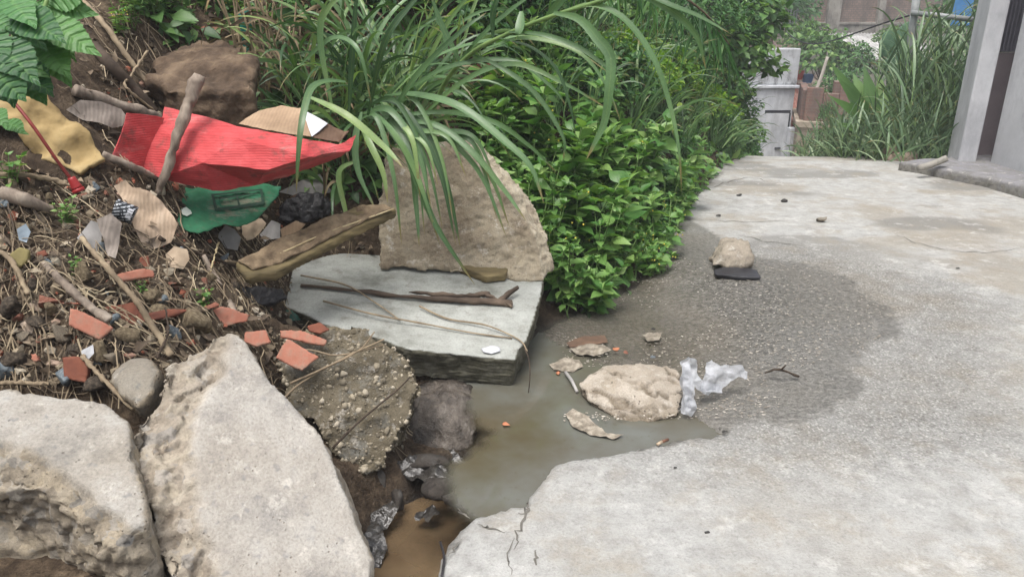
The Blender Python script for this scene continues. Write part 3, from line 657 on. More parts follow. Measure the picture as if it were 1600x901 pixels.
faceted('paper_lining', WPAP, [(472, 171, 3.26), (492, 181, 3.24), (512, 193, 3.2), (498, 206, 3.15), (487, 214, 3.12)], [(0, 1, 3, 4), (1, 2, 3)], box, .002, 3, .002, 6)
faceted('end_flap', DBRN, [(512, 193, 3.22), (538, 207, 3.22), (546, 205, 3.2), (530, 222, 3.135), (488, 214, 3.125)], [(0, 1, 3, 4), (1, 2, 3)], box, seed=7)
BARK = simple('grey_bark', [(.3, '5a5047'), (.5, '8d8073'), (.7, 'afa394')], 14, .9, .9, 25, .012, stretch=(1, 1, .25))
WOOD = simple('dry_stem', [(.3, '6d604f'), (.55, '93836c'), (.75, 'b3a387')], 12, .85, .5, 40, .004)
PALE = simple('pale_stem', [(.3, '968566'), (.6, 'b8a985'), (.8, 'cbbf9d')], 12, .8, .3, 40, .003)
DARKW = simple('dark_stem', [(.3, '332b25'), (.6, '55493e'), (.8, '6f6154')], 12, .9, .7, 30, .006)
def stick(name, m, pts, r0, r1, label, cat='stick', k=44, n=12, rough=.005, group=None):
    """pts: pixel + lift above the ground, or pixel + ('Y', depth)"""
    P = np.array([on(a, b, c) if not isinstance(c, tuple) else atY(a, b, c[1]) for a, b, c in pts])
    V, F = tube_vf(P, r0, r1, n, k, rough, int(abs(pts[0][0])))
    return tag(mesh_obj(name, V, F, m, origin=base_pt(V)), label, cat, group)
stick('bark_branch', BARK, [(311, 118, ('Y', 3.06)), (292, 170, ('Y', 3.0)), (276, 222, ('Y', 2.94)), (247, 300, ('Y', 2.92))], .027, .015, 'grey barky stick leaning across the red cardboard', 'stick', rough=.011)
stick('log', BARK, [(116, 140, .04), (165, 158, .05), (215, 172, .05), (250, 184, .04)], .026, .02, 'pale grey log lying on soil behind the red cardboard', 'log', rough=.006)
stick('log', DARKW, [(146, 72, .05), (175, 104, .06), (210, 140, .05), (243, 176, .04)], .026, .02, 'dark thick log slanting down the bank to the red cardboard', 'log', rough=.004)
stick('stick', WOOD, [(132, 5, .05), (160, 35, .08), (200, 90, .08), (255, 165, .06)], .014, .009, 'long straight brown stick beside the dark log', 'stick')
stick('stick', WOOD, [(230, 80, .1), (205, 118, .1), (197, 135, .08), (240, 172, .06)], .006, .004, 'thin bent twig crossing the dark log', 'twig')
stick('stick', BARK, [(160, 243, .05), (200, 258, .05), (250, 280, .05)], .016, .013, 'weathered grey stick under the lower left corner of the red cardboard', 'stick')
stick('stick', BARK, [(68, 412, .03), (110, 452, .05), (140, 478, .05), (170, 500, .06)], .012, .014, 'grey stick pointing at the flat orange tile shard', 'stick')
stick('stick', BARK, [(318, 400, .06), (340, 440, .08), (366, 488, .05)], .012, .013, 'short grey stick with its end on an orange tile shard', 'stick')
stick('stem', WOOD, [(128, 372, .07), (160, 410, .1), (205, 460, .12), (240, 512, .1), (268, 556, .06)], .008, .01, 'long dry brown stalk ending above the pale boulder', 'stalk')
stick('stick', BARK, [(0, 302, .02), (40, 312, .05), (80, 328, .04)], .026, .02, 'thick mossy stick half buried under the small weed by the picture edge', 'stick')
stick('stick', WOOD, [(-10, 272, .04), (60, 276, .05), (112, 290, .04)], .009, .008, 'thin grey stick under the yellow foam sheet', 'stick')
stick('stick', WOOD, [(-20, 385, .03), (15, 405, .05), (45, 460, .05)], .008, .007, 'thin brown stick beside the yellowish flat stone', 'stick')
stick('stick', WOOD, [(-10, 598, .05), (40, 598, .06), (76, 600, .04)], .007, .006, 'straight pale stick lying along the wide boulder rim', 'stick')
stick('stick', WOOD, [(128, 555, .06), (160, 590, .09), (208, 640, .1)], .006, .006, 'slim brown stick pointing into the gap between the boulders', 'stick')
stick('twig', DARKW, [(250, 372, .05), (300, 392, .06), (345, 408, .05), (385, 420, .05)], .008, .006, 'dark bent twig beside the grey straw near the plank', 'twig')
stick('twig', WOOD, [(352, 408, .06), (395, 412, .06), (440, 409, .05)], .007, .006, 'horizontal twig below the soil covered plank', 'twig')
stick('twig', PALE, [(318, 470, .06), (330, 420, .09), (342, 378, .1)], .004, .003, 'pale upright straw stalk beside the short grey stick', 'stalk')
stick('twig', DARKW, [(245, 560, .05), (262, 520, .1), (258, 480, .1)], .004, .003, 'thin upright stalk behind the pale boulder', 'stalk')
# ---- red cable with plug
cab = empty('red_cable', tuple(on(120, 295, .03))); tag(cab, 'thin red cable with a red plug, hanging over the yellow foam', 'cable')
V, F = tube_vf([atY(*p) for p in [(18, 155, 2.45), (50, 195, 2.42), (85, 245, 2.42), (105, 272, 2.43), (116, 286, 2.44)]], .0055, .0055, 8, 24); CABM = simple('dull_red_plastic', [(.3, '6e2c2a'), (.7, '8a3c37')], 20, .45)
mesh_obj('wire', V, F, CABM, cab)
mb = MB(); mb.add(*tube_vf([atY(*p) for p in [(111, 277, 2.42), (116, 286, 2.42), (121, 295, 2.42)]], .012, .018, 12, 6)); mb.add(*tube_vf([atY(*p) for p in [(121, 295, 2.42), (124, 300, 2.42)]], .020, .020, 12, 3))
mesh_obj('plug', np.concatenate(mb.V), mb.F, simple('red_plastic', [(.3, '8e2a2c'), (.7, 'aa3c3a')], 20, .35), cab)
# ---- yellow foam
FOAM = simple('yellow_foam', [(.3, '7d6a47'), (.5, 'a08a60'), (.7, 'b39f76')], 6, .95, .5, 60, .006)
fo = [(-40, 150), (0, 158), (40, 143), (72, 146), (80, 160), (103, 180), (133, 207), (150, 230), (164, 256), (140, 265), (127, 275), (108, 264), (67, 252), (38, 226), (24, 202), (-40, 196)]
fc, fn = patch_frame(fo, .06, .45); o = sheet('foam_sheet', FOAM, fo, (fc, fn), cell=.014, wr=.05, wsc=8, thick=.022, ridge=.055, edge_ragged=.008, seed=4)
o.data.polygons.foreach_set('use_smooth', np.ones(len(o.data.polygons), bool)); tag(o, 'crumpled yellow foam sheet under the broad leaved plant', 'foam sheet')
# ---- green card with a printed outline
gf = plane3([(270, 300, 3.12), (430, 320, 3.24), (320, 360, 2.94)])
gr = empty('green_cardboard', tuple(atY(330, 360, 2.94))); tag(gr, 'torn green cardboard sheet with a dark printed outline under the red cardboard', 'cardboard')
sheet('panel', GRNC, [(228, 284), (262, 288), (300, 292), (336, 290), (400, 284), (440, 290), (430, 310), (415, 328), (398, 343), (372, 352), (350, 349), (330, 356), (308, 362), (286, 356), (274, 348), (272, 325), (258, 305), (240, 296)], gf, gr, cell=.014, wr=.012, wsc=9, thick=.004, edge_ragged=.008, seed=5)
PRN = simple('dark_print', [(.3, '1c3327'), (.7, '2d4a3a')], 20, .6)
for a in ([(330, 303), (410, 294), (410, 297), (330, 306)], [(336, 325), (412, 315), (412, 319), (336, 329)], [(330, 304), (334, 303), (340, 328), (336, 329)], [(406, 294), (410, 294), (413, 318), (409, 319)], [(342, 309), (403, 301), (403, 303), (342, 311)], [(368, 304), (371, 304), (376, 322), (373, 322)]):
    sheet('printed_line', PRN, a, (gf[0] + gf[1] * .012, gf[1]), gr, cell=.012, wr=.006, wsc=9, seed=5)
TORN = simple('torn_paper', [(.3, 'a9b4a8'), (.7, 'd5dcd2')], 12, .9, .4)
sheet('torn_layer', TORN, [(283, 326), (291, 323), (298, 328), (300, 333), (292, 337), (285, 334)], (gf[0] + gf[1] * .016, gf[1]), gr, cell=.01, wr=.006, seed=8)
# ---- big dry leaf and label can, papers
DRYB = corr('dry_broad_leaf', [(.3, '94806c'), (.5, 'b8a28b'), (.75, 'd0bea9')], 26, 'X', .5)
GDRY = corr('grey_dry_leaf', [(.3, '6d645c'), (.5, '8d837a'), (.75, 'a79d93')], 26, 'X', .5)
def litter(name, m, ol, label, cat, lift=.04, up=.5, group=None, **kw):
    o = sheet(name, m, ol, patch_frame(ol, lift, up), **{**dict(cell=.012, wr=.018, wsc=14), **kw}); return tag(o, label, cat, group)
litter('dry_leaf', DRYB, [(178, 290), (196, 282), (206, 293), (232, 300), (255, 318), (270, 340), (276, 352), (268, 378), (240, 390), (222, 385), (212, 360), (196, 325), (190, 308)], 'large pale torn dry leaf left of the green cardboard', 'dry leaf', .07, .6, ridge=.02)
litter('dry_leaf', GDRY, [(103, 172), (125, 157), (160, 160), (190, 170), (198, 182), (192, 196), (175, 200), (155, 192), (130, 188)], 'grey curled dead leaf between the yellow foam and red cardboard', 'dry leaf', .06, .6)
litter('dry_leaf', GDRY, [(150, 345), (172, 335), (190, 350), (186, 380), (180, 405), (168, 400), (160, 372)], 'drooping grey dead leaf under the dark label wrapper', 'dry leaf', .09, .6, ridge=.02)
litter('paper_scrap', GPAP, [(396, 375), (410, 362), (424, 344), (438, 350), (438, 372), (420, 374), (405, 384)], 'folded pale grey paper scrap beside the plank', 'paper scrap', .07, .7)
litter('paper_scrap', CREAM, [(376, 348), (390, 340), (408, 342), (415, 350), (404, 366), (394, 374), (375, 380), (378, 362)], 'crumpled cream paper on the green cardboard edge', 'paper scrap', .08, .7, ridge=.03)
litter('paper_scrap', CREAM, [(258, 398), (272, 385), (292, 390), (296, 405), (285, 422), (264, 420)], 'crumpled cream paper in the straw above the tile shards', 'paper scrap', .06, .7, ridge=.03)
litter('paper_scrap', BRNC, [(438, 358), (462, 345), (478, 350), (466, 362), (440, 370)], 'small brown cardboard scrap between black bag and plank', 'cardboard scrap', .07, .6)
litter('paper_scrap', DBRN, [(430, 335), (445, 315), (458, 305), (470, 300), (450, 330), (440, 340)], 'brown torn card flap behind the black bag', 'cardboard scrap', .05, .7)
litter('paper_scrap', GPAP, [(436, 300), (470, 282), (500, 272), (512, 290), (520, 300), (496, 305), (462, 306)], 'grey torn paper sheet beneath the red cardboard tip', 'paper scrap', .05, .5)
litter('paper_scrap', GPAP, [(330, 378), (352, 352), (366, 358), (376, 372), (370, 392), (352, 388)], 'grey curled paper sheet under the green cardboard edge', 'paper scrap', .05, .7, ridge=.02)
litter('paper_scrap', GPAP, [(120, 372), (142, 345), (160, 352), (158, 380), (148, 400)], 'dull grey torn plastic left of the dark label wrapper', 'plastic scrap', .05, .6)
litter('foil_scrap', simple('blue_foil', [(.3, '7d8c99'), (.7, 'b4c2cc')], 20, .35, .4), [(26, 358), (40, 350), (48, 362), (42, 378), (30, 374)], 'pale blue crumpled foil scrap in the rubble', 'foil scrap', .05, .6, ridge=.02)
litter('foil_scrap', simple('silver_foil', [(.3, '8d8f92'), (.7, 'd5d6d8')], 30, .3, .4), [(127, 548), (146, 538), (148, 552), (138, 562), (130, 558)], 'small silver crumpled foil among the rubble stones', 'foil scrap', .05, .6, ridge=.02)
litter('plastic_scrap', simple('dark_green_plastic', [(.3, '20443a'), (.7, '3b6a5a')], 20, .4, .2), [(440, 482), (462, 486), (484, 488), (470, 500), (448, 502)], 'dark green plastic scrap lying behind the orange tile shards', 'plastic scrap', .05, .6)
litter('plastic_scrap', simple('teal_plastic', [(.3, '1c5f52'), (.7, '2e8270')], 20, .4, .2), [(372, 20), (388, 8), (394, 40), (396, 110), (384, 112)], 'dark green plastic sheet hanging on the bank behind the clod', 'plastic scrap', .05, .6)
# crushed label wrapper with barcode-like print
n = NT('label_print'); v = n.coord((1, 1, 1)); w = n.n('TexWave'); w.bands_direction = 'Z'; w.inputs['Scale'].default_value = 28; n.put(w.inputs['Vector'], v)
g = n.math('MULTIPLY', n.math('GREATER_THAN', w.outputs['Fac'], .6), n.math('GREATER_THAN', n.noise(120, 1, .5, n.coord((1, 1, .2))), .47))
LAB = n.done(n.pbr(n.mix(g, '23272c', 'a9adb2'), .4))
wr = empty('label_wrapper', tuple(on(198, 348, .03))); tag(wr, 'crushed dark label wrapper with pale fine print and bars in the litter', 'wrapper')
c0 = on(196, 332, .12); d0 = np.array([.8, .2, -.45]); d0 /= np.linalg.norm(d0)
V, F = tube_vf([c0 - d0 * .035, c0, c0 + d0 * .03], .038, .036, 18, 6, .004, 3); mesh_obj('wrapper_body', V, F, LAB, wr)
mb = MB(); ax = d0; vd = CAM - c0; vd -= ax * (vd @ ax); vd /= np.linalg.norm(vd); sdv = np.cross(ax, vd)
for k in range(12):
    a = (k / 12 - .5) * 1.0; rr = .0395; nrm = vd * math.cos(a) + sdv * math.sin(a); tn = -vd * math.sin(a) + sdv * math.cos(a); w_ = RNG.choice([.0006, .0011, .0017])
    q = c0 + nrm * rr + ax * .008; mb.add([q - tn * w_, q + tn * w_, q + tn * w_ + ax * .018, q - tn * w_ + ax * .018], [(0, 1, 2, 3)])
mb.build('printed_bars', WPAP, wr)
# black plastic bag
BLK = simple('black_bag', [(.3, '1b1a1c'), (.7, '3a383b')], 14, .35, .8, 30, .02, .5)
V, F, N, f_ = chunk_vf([(432, 330), (445, 312), (470, 302), (505, 303), (520, 318), (515, 336), (490, 346), (455, 350), (436, 344)], patch_frame([(430, 320), (520, 320), (475, 350), (475, 300)], .1, .7), .1, rough=.03, rsc=14, micro=.008, dome=.03, flat=False, seed=31, voxel=.009)
tag(mesh_obj('plastic_bag', V, F, BLK, origin=base_pt(V)), 'crumpled black plastic bag under the right end of the red cardboard', 'plastic bag')
V, F, N, f_ = chunk_vf([(362, 460), (380, 446), (410, 446), (440, 452), (452, 466), (430, 474), (380, 478)], patch_frame([(362, 460), (450, 465), (400, 446), (400, 478)], .06, .6), .06, rough=.02, rsc=14, micro=.006, flat=False, seed=33, voxel=.009)
tag(mesh_obj('charred_wood', V, F, BLK, origin=base_pt(V)), 'charred black piece of wood below the plank', 'charred wood')
# ---- planks
SOILP = simple('soil_on_wood', [(.3, '4f4335'), (.5, '7b6b56'), (.7, '9c8a70')], 14, .95, .9, 50, .012)
YWOOD = simple('yellow_old_wood', [(.3, '3f3828'), (.5, '6d6145'), (.7, '958560')], 9, .85, .6, 30, .008, stretch=(.3, 1, 3))
pl = empty('soil_plank', tuple(atY(430, 430, 3.0))); tag(pl, 'old wooden plank covered with soil, sloping up towards the upright slab', 'plank')
pp = plane3([(380, 412, 2.93), (620, 332, 3.28), (450, 365, 3.1)])
V, F, N, f_ = chunk_vf([(366, 410), (440, 370), (520, 336), (560, 320), (600, 318), (622, 326), (560, 356), (480, 398), (430, 425), (385, 432)], pp, .045, back=(0, .25, -1), taper=1, rough=.008, rsc=12, micro=.003, seed=41, voxel=.008, chip=.006, plain=.5)
mesh_obj('board', V, F, YWOOD, pl)
V, F = sheet_vf([(372, 408), (440, 370), (520, 337), (560, 321), (600, 319), (612, 326), (552, 352), (478, 390), (440, 408), (395, 420)], (pp[0] + pp[1] * .012, pp[1]), .01, .02, 16, 0, 42, .012, .004); mesh_obj('soil_layer', V, F, SOILP, pl)
V, F = tube_vf([hit(x, y, pp[0] + pp[1] * .012, pp[1]) for x, y in [(438, 396), (500, 368), (560, 346), (616, 326)]], .004, .004, 6, 14, .001); mesh_obj('pale_edge', V, F, PALE, pl)
def slab_pt(x, y, h=.0): return hit(x, y, SO + SN * h, SN)
V, F, N, f_ = chunk_vf([(686, 396), (700, 390), (740, 396), (790, 402), (797, 414), (790, 428), (760, 432), (700, 408)], (SO + SN * .045, SN), .045, rough=.005, micro=.002, seed=43, voxel=.007, taper=1)
tag(mesh_obj('wood_offcut', V, F, YWOOD, origin=base_pt(V)), 'dark wooden offcut with a yellowish top at the foot of the upright slab', 'wood offcut')
BK = simple('peeling_bark', [(.3, '2e2621'), (.5, '55493f'), (.7, '7d6d5e')], 10, .9, .8, 30, .01, stretch=(.3, 1, 1))
mb = MB()
for pts, r0, r1 in ([[(470, 446, .012), (540, 452, .016), (620, 462, .018), (700, 468, .02), (750, 470, .02), (800, 474, .014)], .008, .017], [[(640, 456, .02), (690, 460, .03), (730, 462, .03), (765, 458, .03)], .008, .012],
                    [[(752, 458, .03), (775, 466, .025), (800, 480, .012)], .012, .004], [[(776, 474, .015), (790, 462, .03), (808, 449, .045)], .015, .012]):
    mb.add(*tube_vf([slab_pt(*p) for p in pts], r0, r1, 7, 18, .008, 5))
V = np.concatenate(mb.V); tag(mb.build('bark_strip', BK, origin=base_pt(V)), 'dark peeling bark strip with a split end lying across the flat slab', 'bark strip')
for i, (pts, lab) in enumerate([([(505, 470, .02), (580, 490, .03), (660, 505, .02), (740, 520, .01), (800, 528, .006)], 'long thin dry stalk lying across the front of the flat slab'), ([(655, 478, .02), (700, 498, .012), (760, 508, .02), (810, 530, .01), (824, 548, .02)], 'curved dry stem hanging over the front corner of the flat slab'),
        ([(470, 430, .03), (540, 445, .03), (590, 475, .02), (625, 500, .01)], 'short dry stalk slanting over the left part of the flat slab')]):
    V, F = tube_vf([slab_pt(*p) for p in pts], .0045, .003, 6, 20, .001); tag(mesh_obj('stalk', V, F, WOOD, origin=base_pt(V)), lab, 'stalk')
V, F = tube_vf([slab_pt(820, 545, .02), slab_pt(826, 560, 0), atY(828, 590, 2.9), atY(822, 640, 2.88)], .003, .002, 5, 14); tag(mesh_obj('hanging_root', V, F, DARKW, origin=base_pt(V)), 'thin dark root hanging off the slab corner to the water', 'root')
V, F = sheet_vf([(752, 544), (766, 540), (780, 542), (782, 548), (768, 552), (756, 550)], (SO + SN * .01, SN), .012, .004, 14, 0, 3, .003); tag(mesh_obj('paint_flake', V, F, WPAP, origin=base_pt(V)), 'white plaster flake near the front edge of the flat slab', 'plaster flake')
# ---- terracotta shards
AGP = plane3([(500, 515, 2.62), (650, 590, 2.58), (540, 725, 2.36)]); AGF = (AGP[0] + AGP[1] * .05, unit_(AGP[1] + np.array([.1, -.1, .25])))
n = NT('terracotta'); c = n.ramp(n.noise(7, 6, .65), (.3, '9c614f'), (.5, 'ae7764'), (.75, 'bb8c7c')); c = n.mix(n.ramp(n.noise(16, 6, .75), (.48, 0.0), (.66, .75)), c, '8f8070'); TERR = n.done(n.pbr(c, .9, n.bump(n.noise(50, 5, .7), .5, .006), .2))
DTER = simple('dark_terracotta', [(.3, '5c3a33'), (.5, '81503f'), (.7, '9a6a58')], 7, .9, .5, 40, .006)
def shard(ol, label, lift=.03, up=.55, m=None, th=.016, tilt=(0, 0, 0), cat='tile shard', group=None, name='tile_shard', frame=None):
    f = frame or patch_frame(ol, lift, up, tilt); V, F, N, fc = chunk_vf(ol, f, th, taper=.97, voxel=.0055, smooth=1, rough=.004, rsc=20, micro=.001, jag=.007, chip=.012, seed=int(ol[0][0]), plain=.4)
    return tag(mesh_obj(name, V, F, m or TERR, origin=base_pt(V), attrs={'face': fc}), label, cat, group or 'broken roof tile shards')
shard([(436, 514), (470, 516), (513, 530), (510, 541), (478, 536), (437, 527)], 'long narrow orange tile shard behind the square shard', .05, frame=(AGF[0] + AGF[1] * 0, AGF[1]))
shard([(448, 526), (500, 557), (472, 580), (429, 559)], 'clean square orange tile shard at the tip of the row', .06, frame=(AGF[0] + AGF[1] * 0.02, AGF[1]))
shard([(383, 518), (415, 514), (423, 534), (400, 541), (382, 533)], 'five sided orange tile shard beside the big boulder top', .05, frame=(AGF[0] + AGF[1] * 0, AGF[1]))
shard([(330, 484), (345, 478), (395, 490), (388, 504), (352, 510), (328, 496)], 'orange tile shard under the end of the short grey stick', .04)
shard([(180, 428), (215, 418), (243, 420), (244, 434), (205, 437), (185, 440)], 'orange tile shard with stepped layers under the grey dead leaf', .05)
shard([(218, 402), (234, 396), (236, 420), (214, 420)], 'reddish upright tile piece behind the stepped shard', .04, m=DTER)
shard([(108, 480), (130, 484), (175, 512), (155, 531), (106, 508)], 'flat orange tile shard with pale dust, touched by a grey stick', .05)
shard([(160, 478), (210, 470), (222, 490), (262, 482), (305, 482), (262, 496), (200, 510), (172, 508)], 'long dark burnt tile slab beside the dusty orange shard', .04, m=DTER)
shard([(92, 470), (125, 471), (128, 476), (94, 476)], 'thin orange tile edge above the dusty shard', .03)
shard([(480, 508), (500, 503), (518, 514), (500, 522), (482, 517)], 'brown tile crumb behind the long narrow shard', .05, frame=(AGF[0] + AGF[1] * 0, AGF[1]), m=DTER)
shard([(97, 558), (122, 556), (137, 570), (136, 600), (98, 592)], 'dark red brick end standing in the rubble by the wide boulder', .06, m=DTER, th=.06, cat='brick')
shard([(44, 550), (60, 552), (64, 564), (50, 568)], 'small bright orange tile crumb left of the dark red brick', .05)
shard([(310, 480), (338, 470), (346, 476), (322, 488)], 'small orange tile corner left of the short stick', .04)
shard([(52, 395), (70, 388), (78, 398), (60, 405)], 'small faded red tile crumb by the yellowish flat stone', .04, m=DTER)
shard([(15, 395), (30, 386), (46, 390), (44, 408), (28, 420), (15, 412)], 'yellowish flat stone at the edge of the rubble heap', .05, m=simple('ochre_stone', [(.3, '6d6440'), (.7, '93885c')], 12), th=.03, cat='stone', group='rubble stones', name='stone')
shard([(310, 42), (340, 38), (350, 46), (345, 54), (318, 52)], 'red tile piece on the soil above the earth clod', .05, th=.03)
shard([(745, 100), (765, 98), (775, 110), (765, 120), (748, 114)], 'red brick piece on the slope behind the long grass', .04, m=DTER, th=.05, cat='brick')
for i, (pts, lab) in enumerate([([(430, 640), (470, 600), (540, 560), (600, 532)], 'long dry stalk curving over the pebbly block'), ([(455, 600), (500, 580), (560, 550), (585, 520)], 'short dry stalk beside the square tile shard'), ([(520, 700), (560, 660), (620, 610), (640, 590)], 'thin dark root crossing the pebbles of the block'), ([(436, 560), (480, 548), (530, 556), (600, 540)], 'dry stalk lying along the back of the pebbly block')]):
    V, F = tube_vf([hit(x, y, AGF[0] - AGF[1] * .012, AGP[1]) + AGP[1] * .03 * RNG.uniform(.5, 1.2) for x, y in pts], .0045, .003, 6, 18, .001); tag(mesh_obj('stalk', V, F, DARKW if i == 2 else WOOD, origin=base_pt(V)), lab, 'stalk')
# ---- rubble stones: five kinds, copied
def rock_proto(seed, m, sub=3, sq=(1, .8, .65)):
    bm = bmesh.new(); bmesh.ops.create_icosphere(bm, subdivisions=sub, radius=1); V = np.array([v.co[:] for v in bm.verts]); F = [tuple(v.index for v in f.verts) for f in bm.faces]; bm.free()
    rr = np.random.default_rng(seed)
    for _ in range(9):
        d = rr.normal(size=3); d /= np.linalg.norm(d); h = rr.uniform(.35, .7); e = V @ d - h; V = V - np.outer(np.clip(e, 0, None) * .98, d)
    V = V * np.array(sq); V = V * (1 + .12 * fbm(V, 2.5, 4, seed)[:, None])
    return V, F
MST = [STONE, simple('brown_stone', [(.3, '5d5142'), (.5, '85775f'), (.7, 'a3957b')], 5, .95, .7, 20, .02), simple('blue_stone', [(.3, '4a545c'), (.5, '6d777d'), (.7, '8d9496')], 5, .9, .5, 20, .02),
       simple('brick_stone', [(.3, '6d4438'), (.5, '8f6150'), (.7, 'a88472')], 5, .95, .6, 20, .02), simple('dark_stone', [(.3, '37312b'), (.5, '574e44'), (.7, '7a6e5f')], 5, .95, .7, 20, .02)]
KIND = ['grey', 'brown', 'bluish', 'brick coloured', 'dark']
PRO = []
for k in range(5):
    V, F = rock_proto(100 + k, None); me = mesh_obj('rubble_stone', V, F, MST[k], origin=(0, 0, 0), attrs={'face': np.zeros(len(V))}); PRO.append(me)
BIGS = [(160, 555, .05, 1, 'brown blocky stone between the tile shards and the boulder gap'), (105, 590, .055, 2, 'bluish stone before the dark red brick'), (95, 520, .045, 0, 'grey stone below the dusty orange shard'), (245, 490, .06, 1, 'brown stone under the long dry stalk'),
        (235, 465, .05, 1, 'mossy brown stone below the stepped tile shard'), (75, 470, .05, 3, 'crumbly reddish stone beside the thin tile edge'), (300, 500, .075, 1, 'flat brown stone behind the top of the big boulder'), (30, 560, .05, 4, 'dark stone at the edge of the heap by the wide boulder'),
        (10, 575, .05, 2, 'bluish dark stone behind the wide boulder rim'), (205, 525, .055, 1, 'brown stone under the dark burnt tile slab'), (270, 520, .04, 2, 'grey blue stone behind the big boulder shoulder'), (60, 505, .04, 4, 'dark lump of rubble left of the dusty orange shard'),
        (150, 600, .05, 4, 'dark stone in the gap beside the wedged grey stone'), (20, 480, .05, 4, 'dark stone low on the left of the heap'), (130, 430, .05, 1, 'brown stone left of the stepped tile shard'), (540, 560, .0, 0, '')]
first = set()
def put(k, p, r, rot, label, group):
    o = PRO[k] if k not in first else PRO[k].copy()
    if k in first: COL.objects.link(o)
    first.add(k); o.location = p; o.rotation_euler = rot; o.scale = (r, r, r); return tag(o, label, 'stone', group)
for x, y, r, k, lab in BIGS:
    if r: put(k, on(x, y, r * .35), r, RNG.uniform(0, 6.28, 3), lab, 'rubble stones')
for i in range(95):
    x, y = RNG.uniform(-20, 470), RNG.uniform(290, 600)
    if x > 200 and y > 520: continue
    k = RNG.integers(0, 5); r = RNG.choice([.012, .018, .025, .034]); put(int(k), on(x, y, r * .3), r, RNG.uniform(0, 6.28, 3), f'small {KIND[k]} stone lost among straw and soil in the rubble heap', f'small {KIND[k]} rubble stones')
# ---- straw, dead leaves, crumbs: nobody could count these
def on_many(n, x0, x1, y0, y1, lift): return np.array([on(RNG.uniform(x0, x1), RNG.uniform(y0, y1), lift) for _ in range(n)])
def lying(n, reg, Lr, r, lift, wob=.35):
    B = on_many(n, *reg, lift); out = []
    for b in B:
        a = RNG.uniform(0, 6.28); L = RNG.uniform(*Lr); K = 7; p = b.copy(); pts = []
        for k in range(K):
            g = Gz(p[0], p[1]); pts.append([p[0], p[1], max(p[2] if k == 0 else g + lift * RNG.uniform(.3, 1.4), g + .004)]); a += RNG.normal() * wob; p[0] += math.cos(a) * L / K; p[1] += math.sin(a) * L / K
        out.append(catmull(np.array(pts), 12))
    return np.array(out)
n = NT('straw'); STRAW = n.done(n.pbr(n.ramp(n.attr('rnd'), (.0, '3e342a'), (.45, '6d5f4c'), (.8, '94846c'), (1, 'b8aa8d')), .8))
mb = MB()
for nn, reg, L, w in [(330, (-20, 460, 270, 600), (.08, .3), .0013), (110, (-20, 330, 330, 560), (.1, .4), .0022), (140, (120, 480, 0, 190), (.1, .35), .0017), (90, (330, 560, 400, 500), (.1, .3), .0015), (60, (420, 640, 490, 700), (.08, .25), .0022)]:
    Pth = lying(nn, reg, L, w, .03); V, F, rd, s, t = strip_vf(Pth, np.full(nn, w) * RNG.uniform(.6, 1.6, nn), np.tile([0, -.5, .8], (nn, 1)), np.ones(12) * .8, .3); mb.add(V, F, 0, rnd=rd)
tag(mb.build('dry_straw', STRAW, origin=(-1.2, 2.4, .6)), 'dry straw scattered over the rubble heap', kind='stuff')
n = NT('dead_leaves'); DEADL = n.done(n.pbr(n.mix(.4, n.ramp(n.attr('rnd'), (.0, '2b231d'), (.35, '4f4236'), (.7, '7d6c58'), (1, '9d8d78')), n.ramp(n.noise(30, 4), (.3, '3a3027'), (.7, '8a7a66'))), .8, n.bump(n.noise(50, 3), .3, .004)))
nl = 620; P = np.concatenate([on_many(320, -20, 470, 260, 590, .015), on_many(160, 120, 480, 0, 280, .015), on_many(70, 700, 900, 130, 230, .01), on_many(70, 440, 640, 330, 520, .01)])
D = RNG.normal(size=(nl, 3)) * [1, 1, .5]; U = RNG.normal(size=(nl, 3)) * .6 + [0, -.3, 1]; V, F, rd, s, t = leaf_vf(P, D, U, RNG.uniform(.02, .075, nl), RNG.uniform(.006, .017, nl), fold=.5, droop=.3)
V = V + .008 * np.stack([fbm(V, 30, 2, q) for q in range(3)], 1)
tag(mesh_obj('dead_leaf_litter', V, F, DEADL, origin=(-1.2, 2.6, .6), attrs={'rnd': rd}), 'brown dead leaf litter on the bank', kind='stuff')
mb = MB(); P = np.concatenate([on_many(2000, -20, 470, 280, 600, 0), on_many(300, 120, 480, 0, 260, 0), on_many(150, 440, 620, 330, 480, 0)])
for p in P:
    r = RNG.choice([.004, .006, .009, .013, .019], p=[.28, .3, .22, .13, .07]); mb.add(IV * r * RNG.uniform(.6, 1.4, 3) + RNG.normal(size=IV.shape) * r * .2 + p, IF, 0, rnd=RNG.random())
n = NT('crumbs'); CRUMB = n.done(n.pbr(n.ramp(n.attr('rnd'), (0, '352d25'), (.4, '665a4a'), (.7, '8f826d'), (.9, 'b0a796'), (.94, '9d604b')), .95, n.bump(n.noise(90), .4, .004)))
tag(mb.build('rubble_crumbs', CRUMB, origin=(-1.2, 2.4, .6), smooth=False), 'soil crumbs and grit over the rubble heap', kind='stuff')
